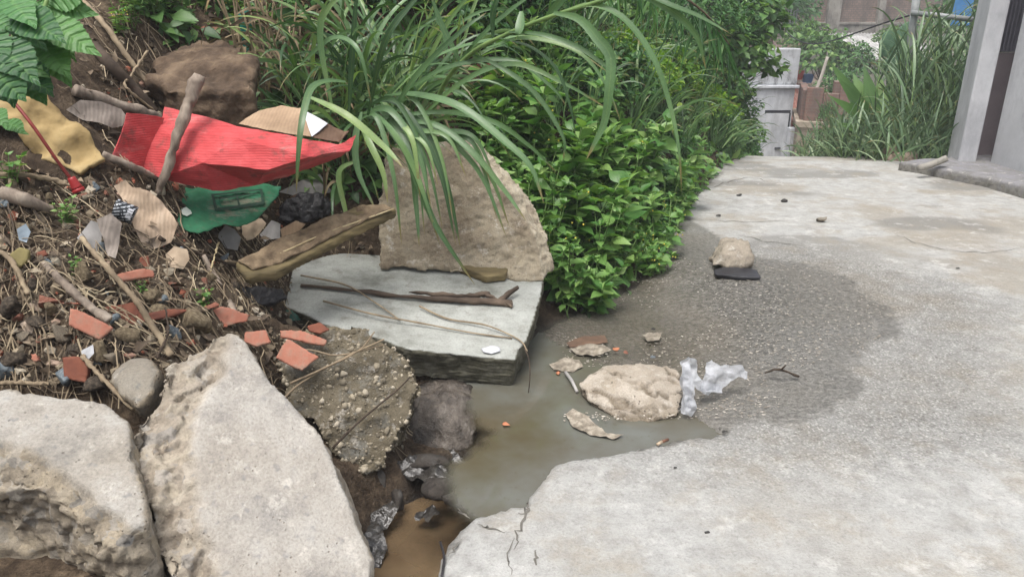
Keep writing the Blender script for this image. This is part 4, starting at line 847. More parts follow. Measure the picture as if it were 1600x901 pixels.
# ================================================================ plants
GRASS = leafmat('grass_blade', '3a5a36', '6c8f60', 'adc272', .38, .35, .3, spec=.6)
WEED = leafmat('weed_leaf', '4f7d3c', '86ad5e', 'bcd488', .42, .35, .15, spec=.55)
BROAD = leafmat('broad_leaf', '2f5a32', '4a7d44', '73a055', .5, .2, .7, veins=True)
DARKL = leafmat('dark_shaded_leaf', '2f542e', '4b7840', '769d57', .5, .3, .15)  # deep green also stands in for the shade on the overhung bank
MIDL = leafmat('mid_leaf', '3f6236', '648a4c', '96b464', .44, .35, .15)
LIME = leafmat('lime_leaf', '4d7a25', '7da233', 'b4c957', .5, .45, .15)
GREYG = leafmat('grey_green_blade', '465f45', '77936d', 'b9c9a8', .4, .25, .3)
STEM = simple('green_stem', [(.3, '4a6636'), (.7, '7f9a5a')], 10, .6, .2)
TWIG = simple('brown_twig', [(.3, '40352a'), (.7, '6d5d4a')], 20, .9, .4)
STRAWL = leafmat('dead_blade', '5d5140', '8c7c63', 'b8a88a', .8, .15, .2, tint=(1, .95, .8), spec=.2)
def unit(v): return v / (np.linalg.norm(v, axis=-1, keepdims=True) + 1e-9)
def hand_strips(L, Kp=26):
    P = []; W = []; Nn = []
    for pts, w in L:
        q = catmull(np.array([atY(*p) for p in pts]), Kp); P.append(q); W.append(w); v = unit(CAM - q.mean(0)); Nn.append(unit(v + RNG.normal(size=3) * .35 + [0, 0, .35]))
    return np.array(P), np.array(W), np.array(Nn)
BL = lambda K: np.interp(np.linspace(0, 1, K), np.linspace(0, 1, 14), BLADE)
def rand_blades(bases, dirs, L, w, K=16, grav=.22):
    P = grow(bases, dirs, L, K, grav, .015); n = len(P); nr = unit(np.cross(np.cross(P[:, 2] - P[:, 0], [0, 0, 1.]), P[:, 2] - P[:, 0]) * np.array([1, 1, 1]) + RNG.normal(size=(n, 3)) * .12); return P, w, nr
def add_strips(mb, P, W, Nn, fold=.35, mi=0):
    V, F, rd, s, t = strip_vf(P, W, Nn, BL(P.shape[1]), fold); mb.add(V, F, mi, rnd=rd, side=s, tip=t)
# ---- the long grass: one big clump with its arching cane
def tuft(mb, sb, roots, n, hgt, spread, Lr, wr, lean=(0, 0, 0), grav=.2):
    """tillers from root points; each carries alternate long blades"""
    for i in range(n):
        r = roots[RNG.integers(len(roots))] + np.array([RNG.normal() * .05, RNG.normal() * .05, 0]); r[2] = Gz(r[0], r[1]) - .01
        d = unit(np.array([RNG.normal() * spread, RNG.normal() * spread, 1.0]) + lean); h = hgt * RNG.uniform(.5, 1.1)
        st = np.array([r + d * h * t + np.array([0, 0, 0]) for t in np.linspace(0, 1, 5)]); sb.add(*tube_vf(st, .007, .004, 6, 8), 0)
        k = RNG.integers(5, 9); B = np.array([r + d * h * t for t in np.linspace(.25, 1, k)]); a = RNG.uniform(0, 6.28) + np.arange(k) * 2.6 + RNG.normal(size=k) * .4
        D = np.stack([np.cos(a), np.sin(a), np.linspace(.6, 2.2, k)], 1) + lean * 1.0; L = RNG.uniform(*Lr, k); w = RNG.uniform(*wr, k)
        add_strips(mb, *rand_blades(B, D, L, w, 16, grav * RNG.uniform(.7, 1.5)))
gr0 = on(560, 300); gc = empty('long_grass', tuple(gr0)); tag(gc, 'big clump of long arching grass blades hanging over the upright slab', 'grass clump')
mb, sb = MB(), MB()
roots = np.array([on(*p) for p in [(520, 300), (545, 275), (570, 250), (600, 240), (500, 250), (620, 200), (640, 190), (560, 200), (520, 200), (680, 180)]])
tuft(mb, sb, roots, 46, .38, .25, (.45, .9), (.007, .0145), np.array([.12, -.12, 0]), .24)
H = [([(600, 150, 3.6), (650, 148, 3.45), (720, 168, 3.3), (790, 222, 3.2), (830, 262, 3.15), (850, 318, 3.12)], .019), ([(590, 165, 3.6), (640, 178, 3.5), (700, 218, 3.4), (752, 275, 3.3), (792, 372, 3.25)], .017),
     ([(585, 165, 3.6), (622, 200, 3.45), (645, 262, 3.35), (680, 350, 3.3), (742, 445, 3.28)], .02), ([(575, 165, 3.55), (612, 205, 3.4), (640, 250, 3.35), (660, 300, 3.3), (688, 385, 3.3)], .017),
     ([(540, 128, 3.35), (512, 127, 3.25), (486, 140, 3.1), (472, 190, 2.95), (466, 245, 2.9), (463, 300, 2.9)], .015), ([(560, 190, 3.5), (580, 230, 3.4), (598, 270, 3.35), (606, 318, 3.3)], .016),
     ([(565, 175, 3.45), (555, 220, 3.4), (560, 270, 3.35), (588, 330, 3.3)], .016), ([(600, 195, 3.5), (640, 250, 3.4), (650, 320, 3.35), (655, 385, 3.3)], .015), ([(610, 190, 3.5), (680, 195, 3.4), (740, 240, 3.3), (790, 300, 3.25), (822, 345, 3.2)], .015),
     ([(480, 150, 3.4), (540, 180, 3.3), (600, 230, 3.25), (630, 262, 3.2)], .018), ([(560, 250, 3.4), (530, 270, 3.4), (540, 330, 3.35), (548, 370, 3.3)], .013), ([(590, 185, 3.5), (690, 175, 3.4), (770, 190, 3.3), (830, 230, 3.3), (870, 270, 3.3)], .012),
     ([(470, 100, 3.6), (520, 60, 3.5), (560, 80, 3.4), (580, 160, 3.4)], .013), ([(520, 175, 3.5), (500, 60, 3.5), (515, 10, 3.5), (560, -20, 3.5)], .014), ([(545, 180, 3.5), (552, 60, 3.5), (560, -40, 3.5)], .013),
     ([(575, 180, 3.5), (600, 70, 3.4), (640, 10, 3.4), (672, -20, 3.4)], .014), ([(600, 200, 3.5), (650, 120, 3.4), (720, 50, 3.3), (760, 20, 3.3)], .014), ([(530, 200, 3.5), (498, 170, 3.4), (470, 175, 3.3), (455, 220, 3.3)], .012),
     ([(640, 200, 3.6), (720, 130, 3.4), (800, 100, 3.3), (880, 130, 3.2), (950, 170, 3.2)], .012), ([(600, 160, 3.6), (680, 90, 3.5), (790, 60, 3.4), (880, 70, 3.3), (960, 120, 3.3)], .012), ([(620, 150, 3.6), (700, 105, 3.45), (800, 95, 3.35), (860, 135, 3.3), (885, 165, 3.3)], .012)]
for _ in range(16):      # more blades hanging over the upright slab
    x0, y0 = RNG.uniform(560, 640), RNG.uniform(150, 200); x1 = x0 + RNG.uniform(40, 190); y1 = RNG.uniform(270, 390) - (x1 - 700) * .15 * (x1 > 700); H.append(([(x0, y0, 3.55), (x0 * .6 + x1 * .4, y0 + RNG.uniform(-15, 30), 3.45), (x0 * .2 + x1 * .8, y0 * .45 + y1 * .55 - 20, 3.35), (x1, y1, 3.3)], RNG.uniform(.009, .016)))
add_strips(mb, *hand_strips(H), .3)
cane = catmull(np.array([atY(*p) for p in [(655, 240, 3.9), (690, 140, 3.6), (735, 85, 3.4), (790, 55, 3.25), (850, 30, 3.1), (925, 6, 3.0), (1010, -20, 2.9)]]), 40)
sb.add(*tube_vf(cane, .012, .007, 8), 0)
CH = [([(880, 18, 3.05), (925, 8, 3.0), (975, 30, 2.95), (1020, 90, 2.9), (1045, 160, 2.9), (1060, 230, 2.88), (1065, 300, 2.88)], .013), ([(960, -10, 2.98), (1010, -5, 2.95), (1060, 25, 2.9), (1090, 60, 2.88), (1103, 108, 2.88)], .014),
      ([(985, -20, 2.95), (1040, 5, 2.9), (1090, 25, 2.88), (1140, 52, 2.85)], .011), ([(865, 20, 3.05), (905, 30, 3.0), (935, 62, 2.95), (954, 90, 2.92), (952, 140, 2.9), (945, 190, 2.9), (930, 222, 2.9), (916, 250, 2.9)], .02),
      ([(935, 65, 2.95), (950, 85, 2.93), (972, 92, 2.9)], .013), ([(795, 50, 3.2), (850, 55, 3.1), (905, 75, 3.05), (950, 105, 3.0), (985, 120, 3.0)], .01), ([(780, 60, 3.25), (830, 75, 3.2), (870, 110, 3.15), (890, 165, 3.1), (900, 215, 3.1)], .01),
      ([(815, 18, 3.2), (812, 50, 3.15), (806, 62, 3.15)], .02), ([(760, 75, 3.3), (820, 60, 3.2), (900, 80, 3.1), (945, 130, 3.05), (970, 190, 3.0)], .01), ([(740, 85, 3.4), (790, 110, 3.3), (840, 150, 3.25), (880, 215, 3.2), (880, 250, 3.2)], .011),
      ([(700, 120, 3.6), (750, 60, 3.4), (800, 15, 3.3), (850, -20, 3.2)], .014), ([(720, 100, 3.5), (690, 40, 3.5), (672, -10, 3.5)], .015), ([(850, 30, 3.1), (880, -5, 3.1), (900, -40, 3.1)], .015), ([(770, 65, 3.3), (770, 20, 3.3), (790, -30, 3.3)], .013)]
add_strips(mb, *hand_strips(CH), .3)
db = MB()
for i in range(70):
    r = roots[RNG.integers(len(roots))] + RNG.normal(size=3) * .06; a = RNG.uniform(0, 6.28, 2); add_strips(db, *rand_blades(np.tile(r + [0, 0, .06], (2, 1)), np.stack([np.cos(a), np.sin(a), RNG.uniform(.2, 2, 2)], 1), RNG.uniform(.25, .6, 2), RNG.uniform(.005, .01, 2), 12, .45))
db.build('dead_blades', STRAWL, gc); mb.build('blades', GRASS, gc); sb.build('canes', STEM, gc)
dr = empty('dry_reeds', tuple(on(430, 190))); tag(dr, 'dead straw coloured reed stems standing behind the long grass', 'reeds')
mb, sb = MB(), MB()
for i in range(26):
    x = RNG.uniform(375, 470); b = on(x, RNG.uniform(120, 210)); t = b + np.array([RNG.normal() * .12, RNG.normal() * .1, RNG.uniform(.3, .8)]); sb.add(*tube_vf(np.array([b, (b + t) / 2 + RNG.normal(size=3) * .02, t]), .006, .004, 6, 8), 0)
    k = 3; a = RNG.uniform(0, 6.28, k); B = b + (t - b) * RNG.uniform(.2, 1, k)[:, None]; add_strips(mb, *rand_blades(B, np.stack([np.cos(a), np.sin(a), .5 + 0 * a], 1), RNG.uniform(.2, .45, k), RNG.uniform(.006, .012, k), 12, .5))
for i in range(30):
    b = on(RNG.uniform(470, 560), RNG.uniform(0, 120)); a = RNG.uniform(0, 6.28, 3); add_strips(mb, *rand_blades(np.tile(b, (3, 1)), np.stack([np.cos(a), np.sin(a), .8 + 0 * a], 1), RNG.uniform(.2, .5, 3), RNG.uniform(.006, .012, 3), 12, .5))
mb.build('dead_blades', STRAWL, dr); sb.build('stems', simple('reed_stem', [(.3, '7a6a52'), (.7, 'a8977a')], 12, .8, .3), dr)
# ---- broad leaved plant, top left
LP = tuple(np.interp(np.linspace(0, 1, 29), np.linspace(0, 1, 9), (.03, .5, .85, 1, .95, .75, .48, .22, .02)) * (1 + .045 * np.where(np.arange(29) % 2, 1, -1)))
def px_leaf(mb, base, tip, w, fold=.2, droop=.1, roll=.0, prof=LP):
    a, b = atY(*base), atY(*tip); D = b - a; L = np.linalg.norm(D); v = unit(CAM - (a + b) / 2); U = unit(v + np.array([roll, 0, .4]))
    V, F, rd, s, t = leaf_vf(a[None], D[None], U[None], np.array([L]), np.array([w]), prof, fold, droop); V = V + .007 * np.stack([fbm(V, 22, 3, q) for q in range(3)], 1); mb.add(V, F, 0, rnd=rd, side=s, tip=t * .85)
bp = empty('broad_leaved_plant', tuple(on(20, 180))); tag(bp, 'broad leaved green plant hanging into the upper left corner of the view', 'plant'); mb, sb = MB(), MB()
for a in [((60, 30, 2.0), (155, 82, 1.95), .045), ((70, 0, 2.1), (140, -30, 2.1), .05), ((10, 15, 2.0), (68, 70, 1.9), .045), ((-10, 80, 1.95), (68, 112, 1.88), .05), ((50, 60, 2.0), (112, 130, 1.95), .05), ((-5, 85, 1.9), (22, 165, 1.85), .058), ((30, 110, 1.95), (72, 162, 1.9), .04),
          ((45, 10, 2.05), (78, 40, 1.95), .03), ((-20, 20, 1.95), (18, 45, 1.9), .04), ((80, 45, 2.05), (118, 95, 2.0), .025), ((-20, 170, 1.95), (12, 195, 1.9), .03), ((-15, 120, 1.9), (20, 160, 1.88), .04), ((35, -20, 2.1), (10, 30, 2.0), .05), ((90, 10, 2.2), (60, 70, 2.1), .045), ((5, 190, 2.0), (42, 205, 1.95), .022), ((-40, 40, 1.85), (10, 110, 1.8), .05), ((20, 20, 1.92), (100, 60, 1.85), .05), ((60, 5, 2.1), (150, 20, 2.1), .045), ((-10, 60, 1.85), (60, 130, 1.8), .052), ((-20, 100, 1.8), (40, 158, 1.78), .05), ((10, -10, 1.95), (50, 35, 1.85), .045), ((60, 60, 2.0), (108, 118, 1.92), .042), ((20, 95, 1.9), (85, 150, 1.88), .042)]:
    px_leaf(mb, *a)
for p in [[(-30, 120, 2.05), (10, 80, 2.05), (60, 30, 2.05), (80, -20, 2.1)], [(-30, 100, 2.0), (30, 70, 2.05), (80, 45, 2.08)], [(-30, 200, 2.1), (-10, 120, 2.0), (20, 60, 2.0), (45, 5, 2.05)]]: sb.add(*tube_vf([atY(*q) for q in p], .008, .005, 7, 14), 0)
mb.build('leaves', BROAD, bp); sb.build('stems', STEM, bp)
# ---- weed kinds
def weed(hgt, nbr, pairs, Ll, m, seed, flower=False, spread=.55):
    rr = np.random.default_rng(seed); root = empty('leafy_weed'); mb, sb, fb = MB(), MB(), MB()
    for b in range(nbr):
        a = rr.uniform(0, 6.28); d = unit(np.array([math.cos(a) * spread * rr.uniform(.2, 1), math.sin(a) * spread * rr.uniform(.2, 1), 1])); h = hgt * rr.uniform(.6, 1.05)
        st = grow(np.array([[rr.normal() * .02, rr.normal() * .02, -.02]]), d[None], np.array([h]), 9, -.04, .03)[0]; sb.add(*tube_vf(st, .0045, .0025, 5), 0)
        k = pairs; ts = np.linspace(.25, 1, k); P, D, L = [], [], []
        for j, t in enumerate(ts):
            p = st[min(8, int(t * 8))]; a0 = rr.uniform(0, 6.28) if j == 0 else a0 + 1.57
            for q in (0, math.pi):
                up = rr.uniform(.0, .6) + (.7 if t > .95 else 0); P.append(p); D.append([math.cos(a0 + q), math.sin(a0 + q), up]); L.append(Ll * rr.uniform(.6, 1.15) * (1 - .35 * (t > .9)))
            if t > .85:
                for _ in range(3): P.append(p); aa = rr.uniform(0, 6.28); D.append([math.cos(aa), math.sin(aa), rr.uniform(.6, 1.5)]); L.append(Ll * rr.uniform(.3, .6))
        P, D, L = np.array(P), unit(np.array(D)), np.array(L); U = unit(np.array([0, 0, 1.]) + .35 * rr.normal(size=D.shape) - D * .3)
        V, F, rd, s, t = leaf_vf(P, D, U, L, L * rr.uniform(.25, .36, len(L)), (.04, .7, 1, .8, .42, .02), .22, .3); mb.add(V, F, 0, rnd=rd, side=s)
        if flower:
            for _ in range(2): q = st[-1] + rr.normal(size=3) * .02; fb.add(IV * .006 + q, IF)
    mb.build('leaves', m, root); sb.build('stems', STEM, root)
    if flower: fb.build('flowers', simple('yellow_flower', [(.3, 'c7b23c'), (.7, 'e0cf66')], 20, .7, 0), root)
    return root
WP = [weed(.44, 4, 6, .105, WEED, 1), weed(.34, 5, 5, .085, WEED, 2, True), weed(.5, 4, 7, .125, WEED, 3), weed(.26, 5, 4, .075, WEED, 4), weed(.38, 5, 6, .06, MIDL, 5)]
used = set()
def place(protos, k, p, rz, sc, label, cat, group, lean=(0, 0)):
    o = protos[k] if id(protos[k]) not in used else copy_tree(protos[k]); used.add(id(protos[k]))
    o.location = p; o.rotation_euler = (lean[0], lean[1], rz); o.scale = (sc, sc, sc); return tag(o, label, cat, group)
WL = ['tall bright green weed in the dense patch along the gutter', 'low green weed with tiny yellow flowers in the patch along the gutter', 'tallest weed kind with long pointed leaves in the patch along the gutter', 'short small leaved weed in the patch along the gutter', 'darker green weed in the patch along the gutter']
cnt = 0
toe = np.array(TOE)
for i in range(600):
    if cnt >= 135: break
    y = RNG.uniform(3.72, 6.2); d = RNG.uniform(-.08, 1.0) if i % 3 else RNG.uniform(.6, 1.5); x = np.interp(y, toe[:, 1], toe[:, 0]) - d * 1.25
    q = np.array([x, y, Gz(x, y)]); pxx = 800 + FPX * x / ((y) * cp + (CAMZ - q[2]) * sp)
    if pxx < 745 + (30 if y < 4.2 else 0): continue
    k = int(RNG.choice(5, p=[.26, .24, .2, .12, .18])); place(WP, k, q, RNG.uniform(0, 6.28), RNG.uniform(.75, 1.15), WL[k], 'weed', 'weeds along the gutter: ' + WL[k].split(' weed')[0], (RNG.normal() * .12 + .05, RNG.normal() * .12 + .12)); cnt += 1
for x, y, sc, lab in [(20, 290, .5, 'small bright weed at the left edge below the yellow foam'), (108, 352, .42, 'small green weed growing beside the pale blue foil'), (120, 432, .3, 'tiny green seedling among the straw below the blue foil'), (320, 478, .3, 'tiny green seedling beside the short grey stick'), (225, 462, .25, 'tiny seedling under the stepped tile shard')]:
    place(WP, 3, on(x, y), RNG.uniform(0, 6.28), sc, lab, 'seedling', 'seedlings in the rubble')
for x, y, sc in [(205, 45, .6), (240, 35, .7), (270, 30, .6), (290, 42, .5), (255, 10, .8), (340, 60, .35), (360, 30, .6), (385, 40, .7), (320, 15, .7), (190, 55, .5), (215, 20, .8)]:
    place(WP, int(RNG.choice([1, 3, 4])), on(x, y), RNG.uniform(0, 6.28), sc, 'small green weed on the soil along the top of the bank', 'weed', 'weeds on top of the bank')
for px, py, k, sc, lab in [(965, 405, 2, 1.35, 'tall leafy weed standing above the front of the gutter patch'), (1005, 385, 2, 1.15, 'tall leafy weed leaning over the gutter water'), (930, 440, 0, 1.2, 'broad bright weed at the front corner of the gutter patch'), (905, 400, 2, 1.3, 'tall leafy weed beside the rounded slab rim'), (1040, 330, 2, 1.2, 'tall leafy weed at the lane edge behind the cream stone'), (870, 330, 2, 1.5, 'tall leafy weed rising behind the rounded slab rim'), (820, 250, 2, 1.4, 'tall leafy weed on the slope above the rounded slab'), (950, 320, 2, 1.5, 'tallest leafy weed in the middle of the gutter patch'), (1075, 290, 0, 1.2, 'bright weed spilling onto the lane past the gutter'), (1000, 300, 2, 1.5, 'tall leafy weed in the middle of the bank foot'), (780, 200, 0, 1.4, 'bright weed on the slope under the arching cane'), (900, 260, 0, 1.7, 'wide bright weed on the slope behind the gutter patch')]:
    q = on(px, py); place(WP, k, (q[0], q[1], Gz(q[0], q[1])), RNG.uniform(0, 6.28), sc, lab, 'weed', None, (RNG.normal() * .1, .15))
# ---- bushes on the bank beyond
def bush(N, Ll, wid, R3, m, seed, name='bush', droop=.35, strap=False):
    rr = np.random.default_rng(seed); root = empty(name); mb, sb = MB(), MB()
    u = unit(rr.normal(size=(N, 3))); u[:, 2] = np.abs(u[:, 2]) * 1.1 - .25; r = rr.uniform(.35, 1.0, N) ** .6
    P = u * r[:, None] * np.array(R3); cl = fbm(P, 5.0 / R3[0] * .5, 2, seed + 5); P = P * (1 + .35 * cl[:, None]); keepm = (cl + rr.normal(size=N) * .15) > -.28; P, u = P[keepm], u[keepm]; N = len(P)
    P[:, 2] += R3[2] * .35
    D = unit(u * np.array([1, 1, .3]) + rr.normal(size=(N, 3)) * .5 + np.array([0, 0, -.15])); U = unit(np.array([0, 0, .9]) + u * .6 + rr.normal(size=(N, 3)) * .35)
    L = Ll * rr.uniform(.6, 1.3, N); V, F, rd, s, t = leaf_vf(P, D, U, L, L * wid, (.06, .95, .75, .03), .25, droop); mb.add(V, F, 0, rnd=rd, side=s)
    if strap:
        n2 = 60; B = P[rr.integers(0, N, n2)] * .6; a = rr.uniform(0, 6.28, n2); add_strips(mb, *rand_blades(B, np.stack([np.cos(a), np.sin(a), rr.uniform(.3, 2, n2)], 1), rr.uniform(.35, .7, n2), rr.uniform(.006, .011, n2), 10, .35), .3)
    for _ in range(10): e = u[rr.integers(N)] * np.array(R3) * .85; e[2] += R3[2] * .35; sb.add(*tube_vf(np.array([[0, 0, -.1], e * .5 + rr.normal(size=3) * .04, e]), .008, .003, 5, 6), 0)
    mb.build('foliage', m, root); sb.build('twigs', TWIG, root); return root
BP = [bush(1500, .065, .27, (.5, .5, .45), DARKL, 11), bush(1300, .075, .3, (.5, .5, .42), MIDL, 12), bush(1100, .085, .33, (.45, .45, .45), LIME, 13), bush(700, .06, .3, (.42, .42, .4), DARKL, 14, strap=True), bush(750, .13, .36, (.55, .55, .5), MIDL, 15)]
BLAB = ['dark small leaved bush covering the bank beside the lane', 'mid green bush covering the bank beside the lane', 'yellow green bush glowing on the bank beside the lane', 'dark bush mixed with grass blades on the bank', 'large leaved green shrub at the far end of the bank']
def bush_at(k, x, y, sc, dz=0, lab=None, grp=None): return place(BP, k, (x, y, Gz(x, y) + dz), RNG.uniform(0, 6.28), sc, lab or BLAB[k], 'bush', grp or 'bank bushes: ' + BLAB[k].split(' bush')[0].split(' shrub')[0])
for y in np.arange(5.0, 12.5, .48):
    tx = np.interp(y, toe[:, 1], toe[:, 0])
    for d in (.22, .62, 1.0, 1.5, 2.1):
        x = tx - d * 1.3 + RNG.normal() * .1; yy = y + RNG.normal() * .12 + d * .15
        lime = (6.6 < yy < 8.2) and .3 < d < 1.2; far_ = yy > 7.9
        if RNG.random() < (.1 if yy < 11 else .4): continue
        k = int(RNG.choice(5, p=[.05, .2, .6, .1, .05] if lime else ([.1, .35, .05, .25, .25] if far_ else [.6, .13, .0, .24, .03])))
        bush_at(k, x, yy, RNG.uniform(.62, .95) * (.62 if d < .3 else 1), -.08)
for (x, y, k, sc) in [(520, 20, 0, .7), (600, 10, 3, .6), (690, 0, 0, .7), (760, 20, 3, .6), (820, 60, 0, .6), (870, 110, 0, .6), (480, 20, 3, .5), (800, 0, 0, .9)]:
    p = on(x, y); bush_at(k, p[0], p[1], sc, 0, 'dark leafy bush on the slope behind the long grass', 'bushes behind the long grass')
for px, py, Y, k, sc in [(1105, 60, 10.2, 4, 1.0), (1140, 30, 10.4, 3, 1.1), (1165, 20, 10.8, 4, 1.1), (1165, 90, 10.3, 4, .9), (1120, 120, 9.8, 1, .9), (1150, 150, 10.2, 3, .8), (1150, 195, 10, 1, .75), (1135, 215, 9.6, 3, .7), (1160, 235, 10.4, 3, .6), (1090, 10, 9.6, 0, 1.1), (1060, 90, 8.8, 0, .9), (1050, 150, 8.4, 2, .8), (1090, 170, 8.8, 2, .75), (1030, 110, 8.2, 2, .8), (1110, 190, 9.2, 2, .7)]:
    p = atY(px, py, Y); o = bush_at(k, p[0], Y, sc, 0, ['dark bush in the tall greenery where the bank meets the lane end', 'mid green bush in the tall greenery at the lane end', 'lime green bush lit up halfway along the bank', 'grassy bush in the tall greenery at the lane end', 'large leaved shrub at the top of the tall greenery at the lane end'][k], 'tall greenery ' + str(k)); o.location.z = max(p[2] - .3 * sc, Gz(p[0], Y) - .05)
GT = []
def bank_tuft(seed):
    root = empty('grass_tuft'); mb = MB(); nb = 55; a = RNG.uniform(0, 6.28, nb); B = np.stack([RNG.normal(size=nb) * .06, RNG.normal(size=nb) * .06, np.zeros(nb)], 1)
    add_strips(mb, *rand_blades(B, np.stack([np.cos(a) * .8, np.sin(a) * .8, RNG.uniform(.8, 2.6, nb)], 1), RNG.uniform(.4, .95, nb), RNG.uniform(.006, .012, nb), 12, .34), .3); mb.build('blades', GRASS, root); return root
GT = [bank_tuft(1), bank_tuft(2)]
for i, (px, py) in enumerate([(860, 200), (920, 170), (980, 230), (1020, 200), (1060, 250), (1085, 210), (900, 90), (960, 120), (1040, 140), (1110, 230), (830, 120), (1130, 240), (1000, 60), (1075, 120)]):
    q = on(px, py); place(GT, i % 2, (q[0], q[1], Gz(q[0], q[1])), RNG.uniform(0, 6.28), RNG.uniform(.8, 1.25), 'arching green grass tuft growing through the bushes of the bank', 'grass', 'grass tufts among the bank bushes', (RNG.normal() * .1, .3))
# hanging dry palm frond
pf = empty('hanging_frond', tuple(atY(1010, -60, 5.6))); tag(pf, 'dark drooping palm frond hanging down over the bank', 'palm frond'); mb, sb = MB(), MB()
mid = catmull(np.array([atY(*p) for p in [(880, -40, 5.3), (960, -50, 5.5), (1040, -20, 5.7), (1100, 20, 5.9), (1140, 70, 6.1)]]), 40); sb.add(*tube_vf(mid, .014, .006, 6), 0)
B = np.repeat(mid, 3, 0); N = len(B); D = np.stack([RNG.normal(size=N) * .35, RNG.normal(size=N) * .35, -np.ones(N)], 1); add_strips(mb, *rand_blades(B, D, RNG.uniform(.25, .55, N), RNG.uniform(.007, .012, N), 8, .1), .3)
mb.build('leaflets', DARKL, pf); sb.build('rib', TWIG, pf)
# undergrowth: leaves over the whole bank beyond the rubble
M = 19000; y = 3.9 + 10 * RNG.random(M) ** 1.4; d = RNG.uniform(.0, 1, M) ** 1.2 * 4.0; x = np.interp(y, toe[:, 1], toe[:, 0]) - d * 1.2
z = G(x, y); P = np.stack([x, y, z + RNG.uniform(.0, .1, M)], 1); m_ = (fbm(p3(x, y), 2.2, 3, 91) > -.2) | (y > 5.6); P = P[m_]; M = len(P)
D = RNG.normal(size=(M, 3)) + [.5, -.6, -.2]; U = unit(RNG.normal(size=(M, 3)) * .4 + np.array([.5, -.5, .8])); L = RNG.uniform(.035, .08, M) * (1 + .9 * (RNG.random(M) > .8))
V, F, rd, s, t = leaf_vf(P, unit(D), U, L, L * .3, (.06, .95, .7, .03), .25, .3); tag(mesh_obj('undergrowth', V, F, MIDL, origin=(0, 7, 1), attrs={'rnd': rd, 'side': s}), 'dense green undergrowth covering the bank', kind='stuff')
# ================================================================ far end of the lane
def plaster(name, a, b, stain=None, amt=.5, sc=2.5):
    n = NT(name); nz = n.noise(sc, 6, .65); c = n.ramp(nz, (.35, a), (.65, b))
    if stain: c = n.mix(n.math('MULTIPLY', n.ramp(n.noise(2.6, 6, .75, n.coord((1, 1, .4))), (.47, 0.0), (.62, 1.0)), amt), c, stain)
    return n.done(n.pbr(c, .85, n.bump(n.noise(30, 4), .25, .01), .25))
WHITE = plaster('white_plaster', 'b9bdc2', 'd0d3d7', '8f9296', .5)
STAINW = plaster('stained_plaster', 'a4a6a8', 'c2c5c8', '4c4a48', .95)
GREYPL = plaster('grey_plaster', '8b877f', 'a39f97', '5d5a55', .7)
BEIGE = plaster('beige_plaster', '8f8475', 'aa9f8f', '6b5a4c', .6)
PINKW = plaster('bluish_white_wall', 'adaeb1', 'c3c4c7', '8c8d92', .45, 1.6)
DARKF = simple('dark_void', [(.3, '24262b'), (.7, '33363c')], 8, .8, 0)
def rust(name='rust_sheet', a='653f37', b='80564c', c_='a38379'):
    n = NT(name); nz = n.noise(3, 6, .7); c = n.ramp(nz, (.3, a), (.5, b), (.72, c_)); return n.done(n.pbr(c, .8, n.bump(n.noise(20, 3), .3, .01), .3))
RUST = rust(); ZINC = rust('zinc_sheet', '6d6a68', 'a9a8a6', 'c9c8c6')
def brickmat(name, a, b, mortar, sc=3.2):
    n = NT(name); t = n.n('TexBrick'); c = n.n('TexCoord'); sx = n.n('SeparateXYZ'); cx = n.n('CombineXYZ'); n.t.links.new(c.outputs['Object'], sx.inputs[0])
    n.put(cx.inputs[0], n.math('ADD', sx.outputs[0], sx.outputs[1])); n.t.links.new(sx.outputs[2], cx.inputs[1]); n.t.links.new(cx.outputs[0], t.inputs['Vector'])
    t.inputs['Scale'].default_value = sc; t.inputs['Color1'].default_value = lin(a); t.inputs['Color2'].default_value = lin(b); t.inputs['Mortar'].default_value = lin(mortar); t.inputs['Mortar Size'].default_value = .025
    col = n.mix(n.ramp(n.noise(1.6, 6, .75, n.coord((1, 1, .35))), (.42, 0.0), (.6, .8)), t.outputs['Color'], '5d5854')
    return n.done(n.pbr(col, .9, n.bump(t.outputs['Fac'], -.4, .02), .2))
BRK = brickmat('weathered_brick', '8a776c', '9a8478', '6f6a66'); RBRK = brickmat('red_brick', '7b5f55', '8b6c61', '807268', 4)
def bx(name, m, c, size, parent=None, rz=0, bev=.015, tilt=None):
    V, F = box_vf(c, size, rz, tilt); o = mesh_obj(name, V, F, m, parent, None if parent is not None else (c[0], c[1], c[2] - size[2] / 2), smooth=False)
    return bevel_obj(o, bev) if bev else o
def X(px, py, Y): return float(atY(px, py, Y)[0])
def Zp(py, Y): return float(atY(800, py, Y)[2])
# white house
Yh = 18.0; xr = X(1243, 137, Yh); xl = xr - 3.6; zt = Zp(138, Yh); z0 = -3.6
wh = empty('white_house', (xl + 1.8, Yh, z0)); tag(wh, 'small white house with a stained parapet and a white door at the lane end', 'house')
bx('wall', WHITE, ((xl + xr) / 2, Yh + 2.5, (z0 + zt) / 2), (xr - xl, 5, zt - z0), wh)
zp = Zp(76, Yh); bx('parapet', STAINW, ((xl + xr) / 2 + .02, Yh + .3, (zt + .07 + zp) / 2), (xr - xl + .05, .5, zp - zt - .07), wh, bev=.03)
bx('cornice', WHITE, ((xl + xr) / 2, Yh + .22, zt + .035), (xr - xl + .14, .6, .07), wh)
dx0, dx1 = X(1194, 200, Yh), X(1230, 200, Yh); dt = Zp(177, Yh)
d = bx('door', WHITE, ((dx0 + dx1) / 2, Yh - .012, (dt + z0) / 2), (dx1 - dx0, .03, dt - z0), wh, bev=.006); bx('handle', DARKF, (X(1214, 230, Yh) - d.location.x, Yh - .05, Zp(231, Yh)), (.13, .04, .03), wh, bev=0)
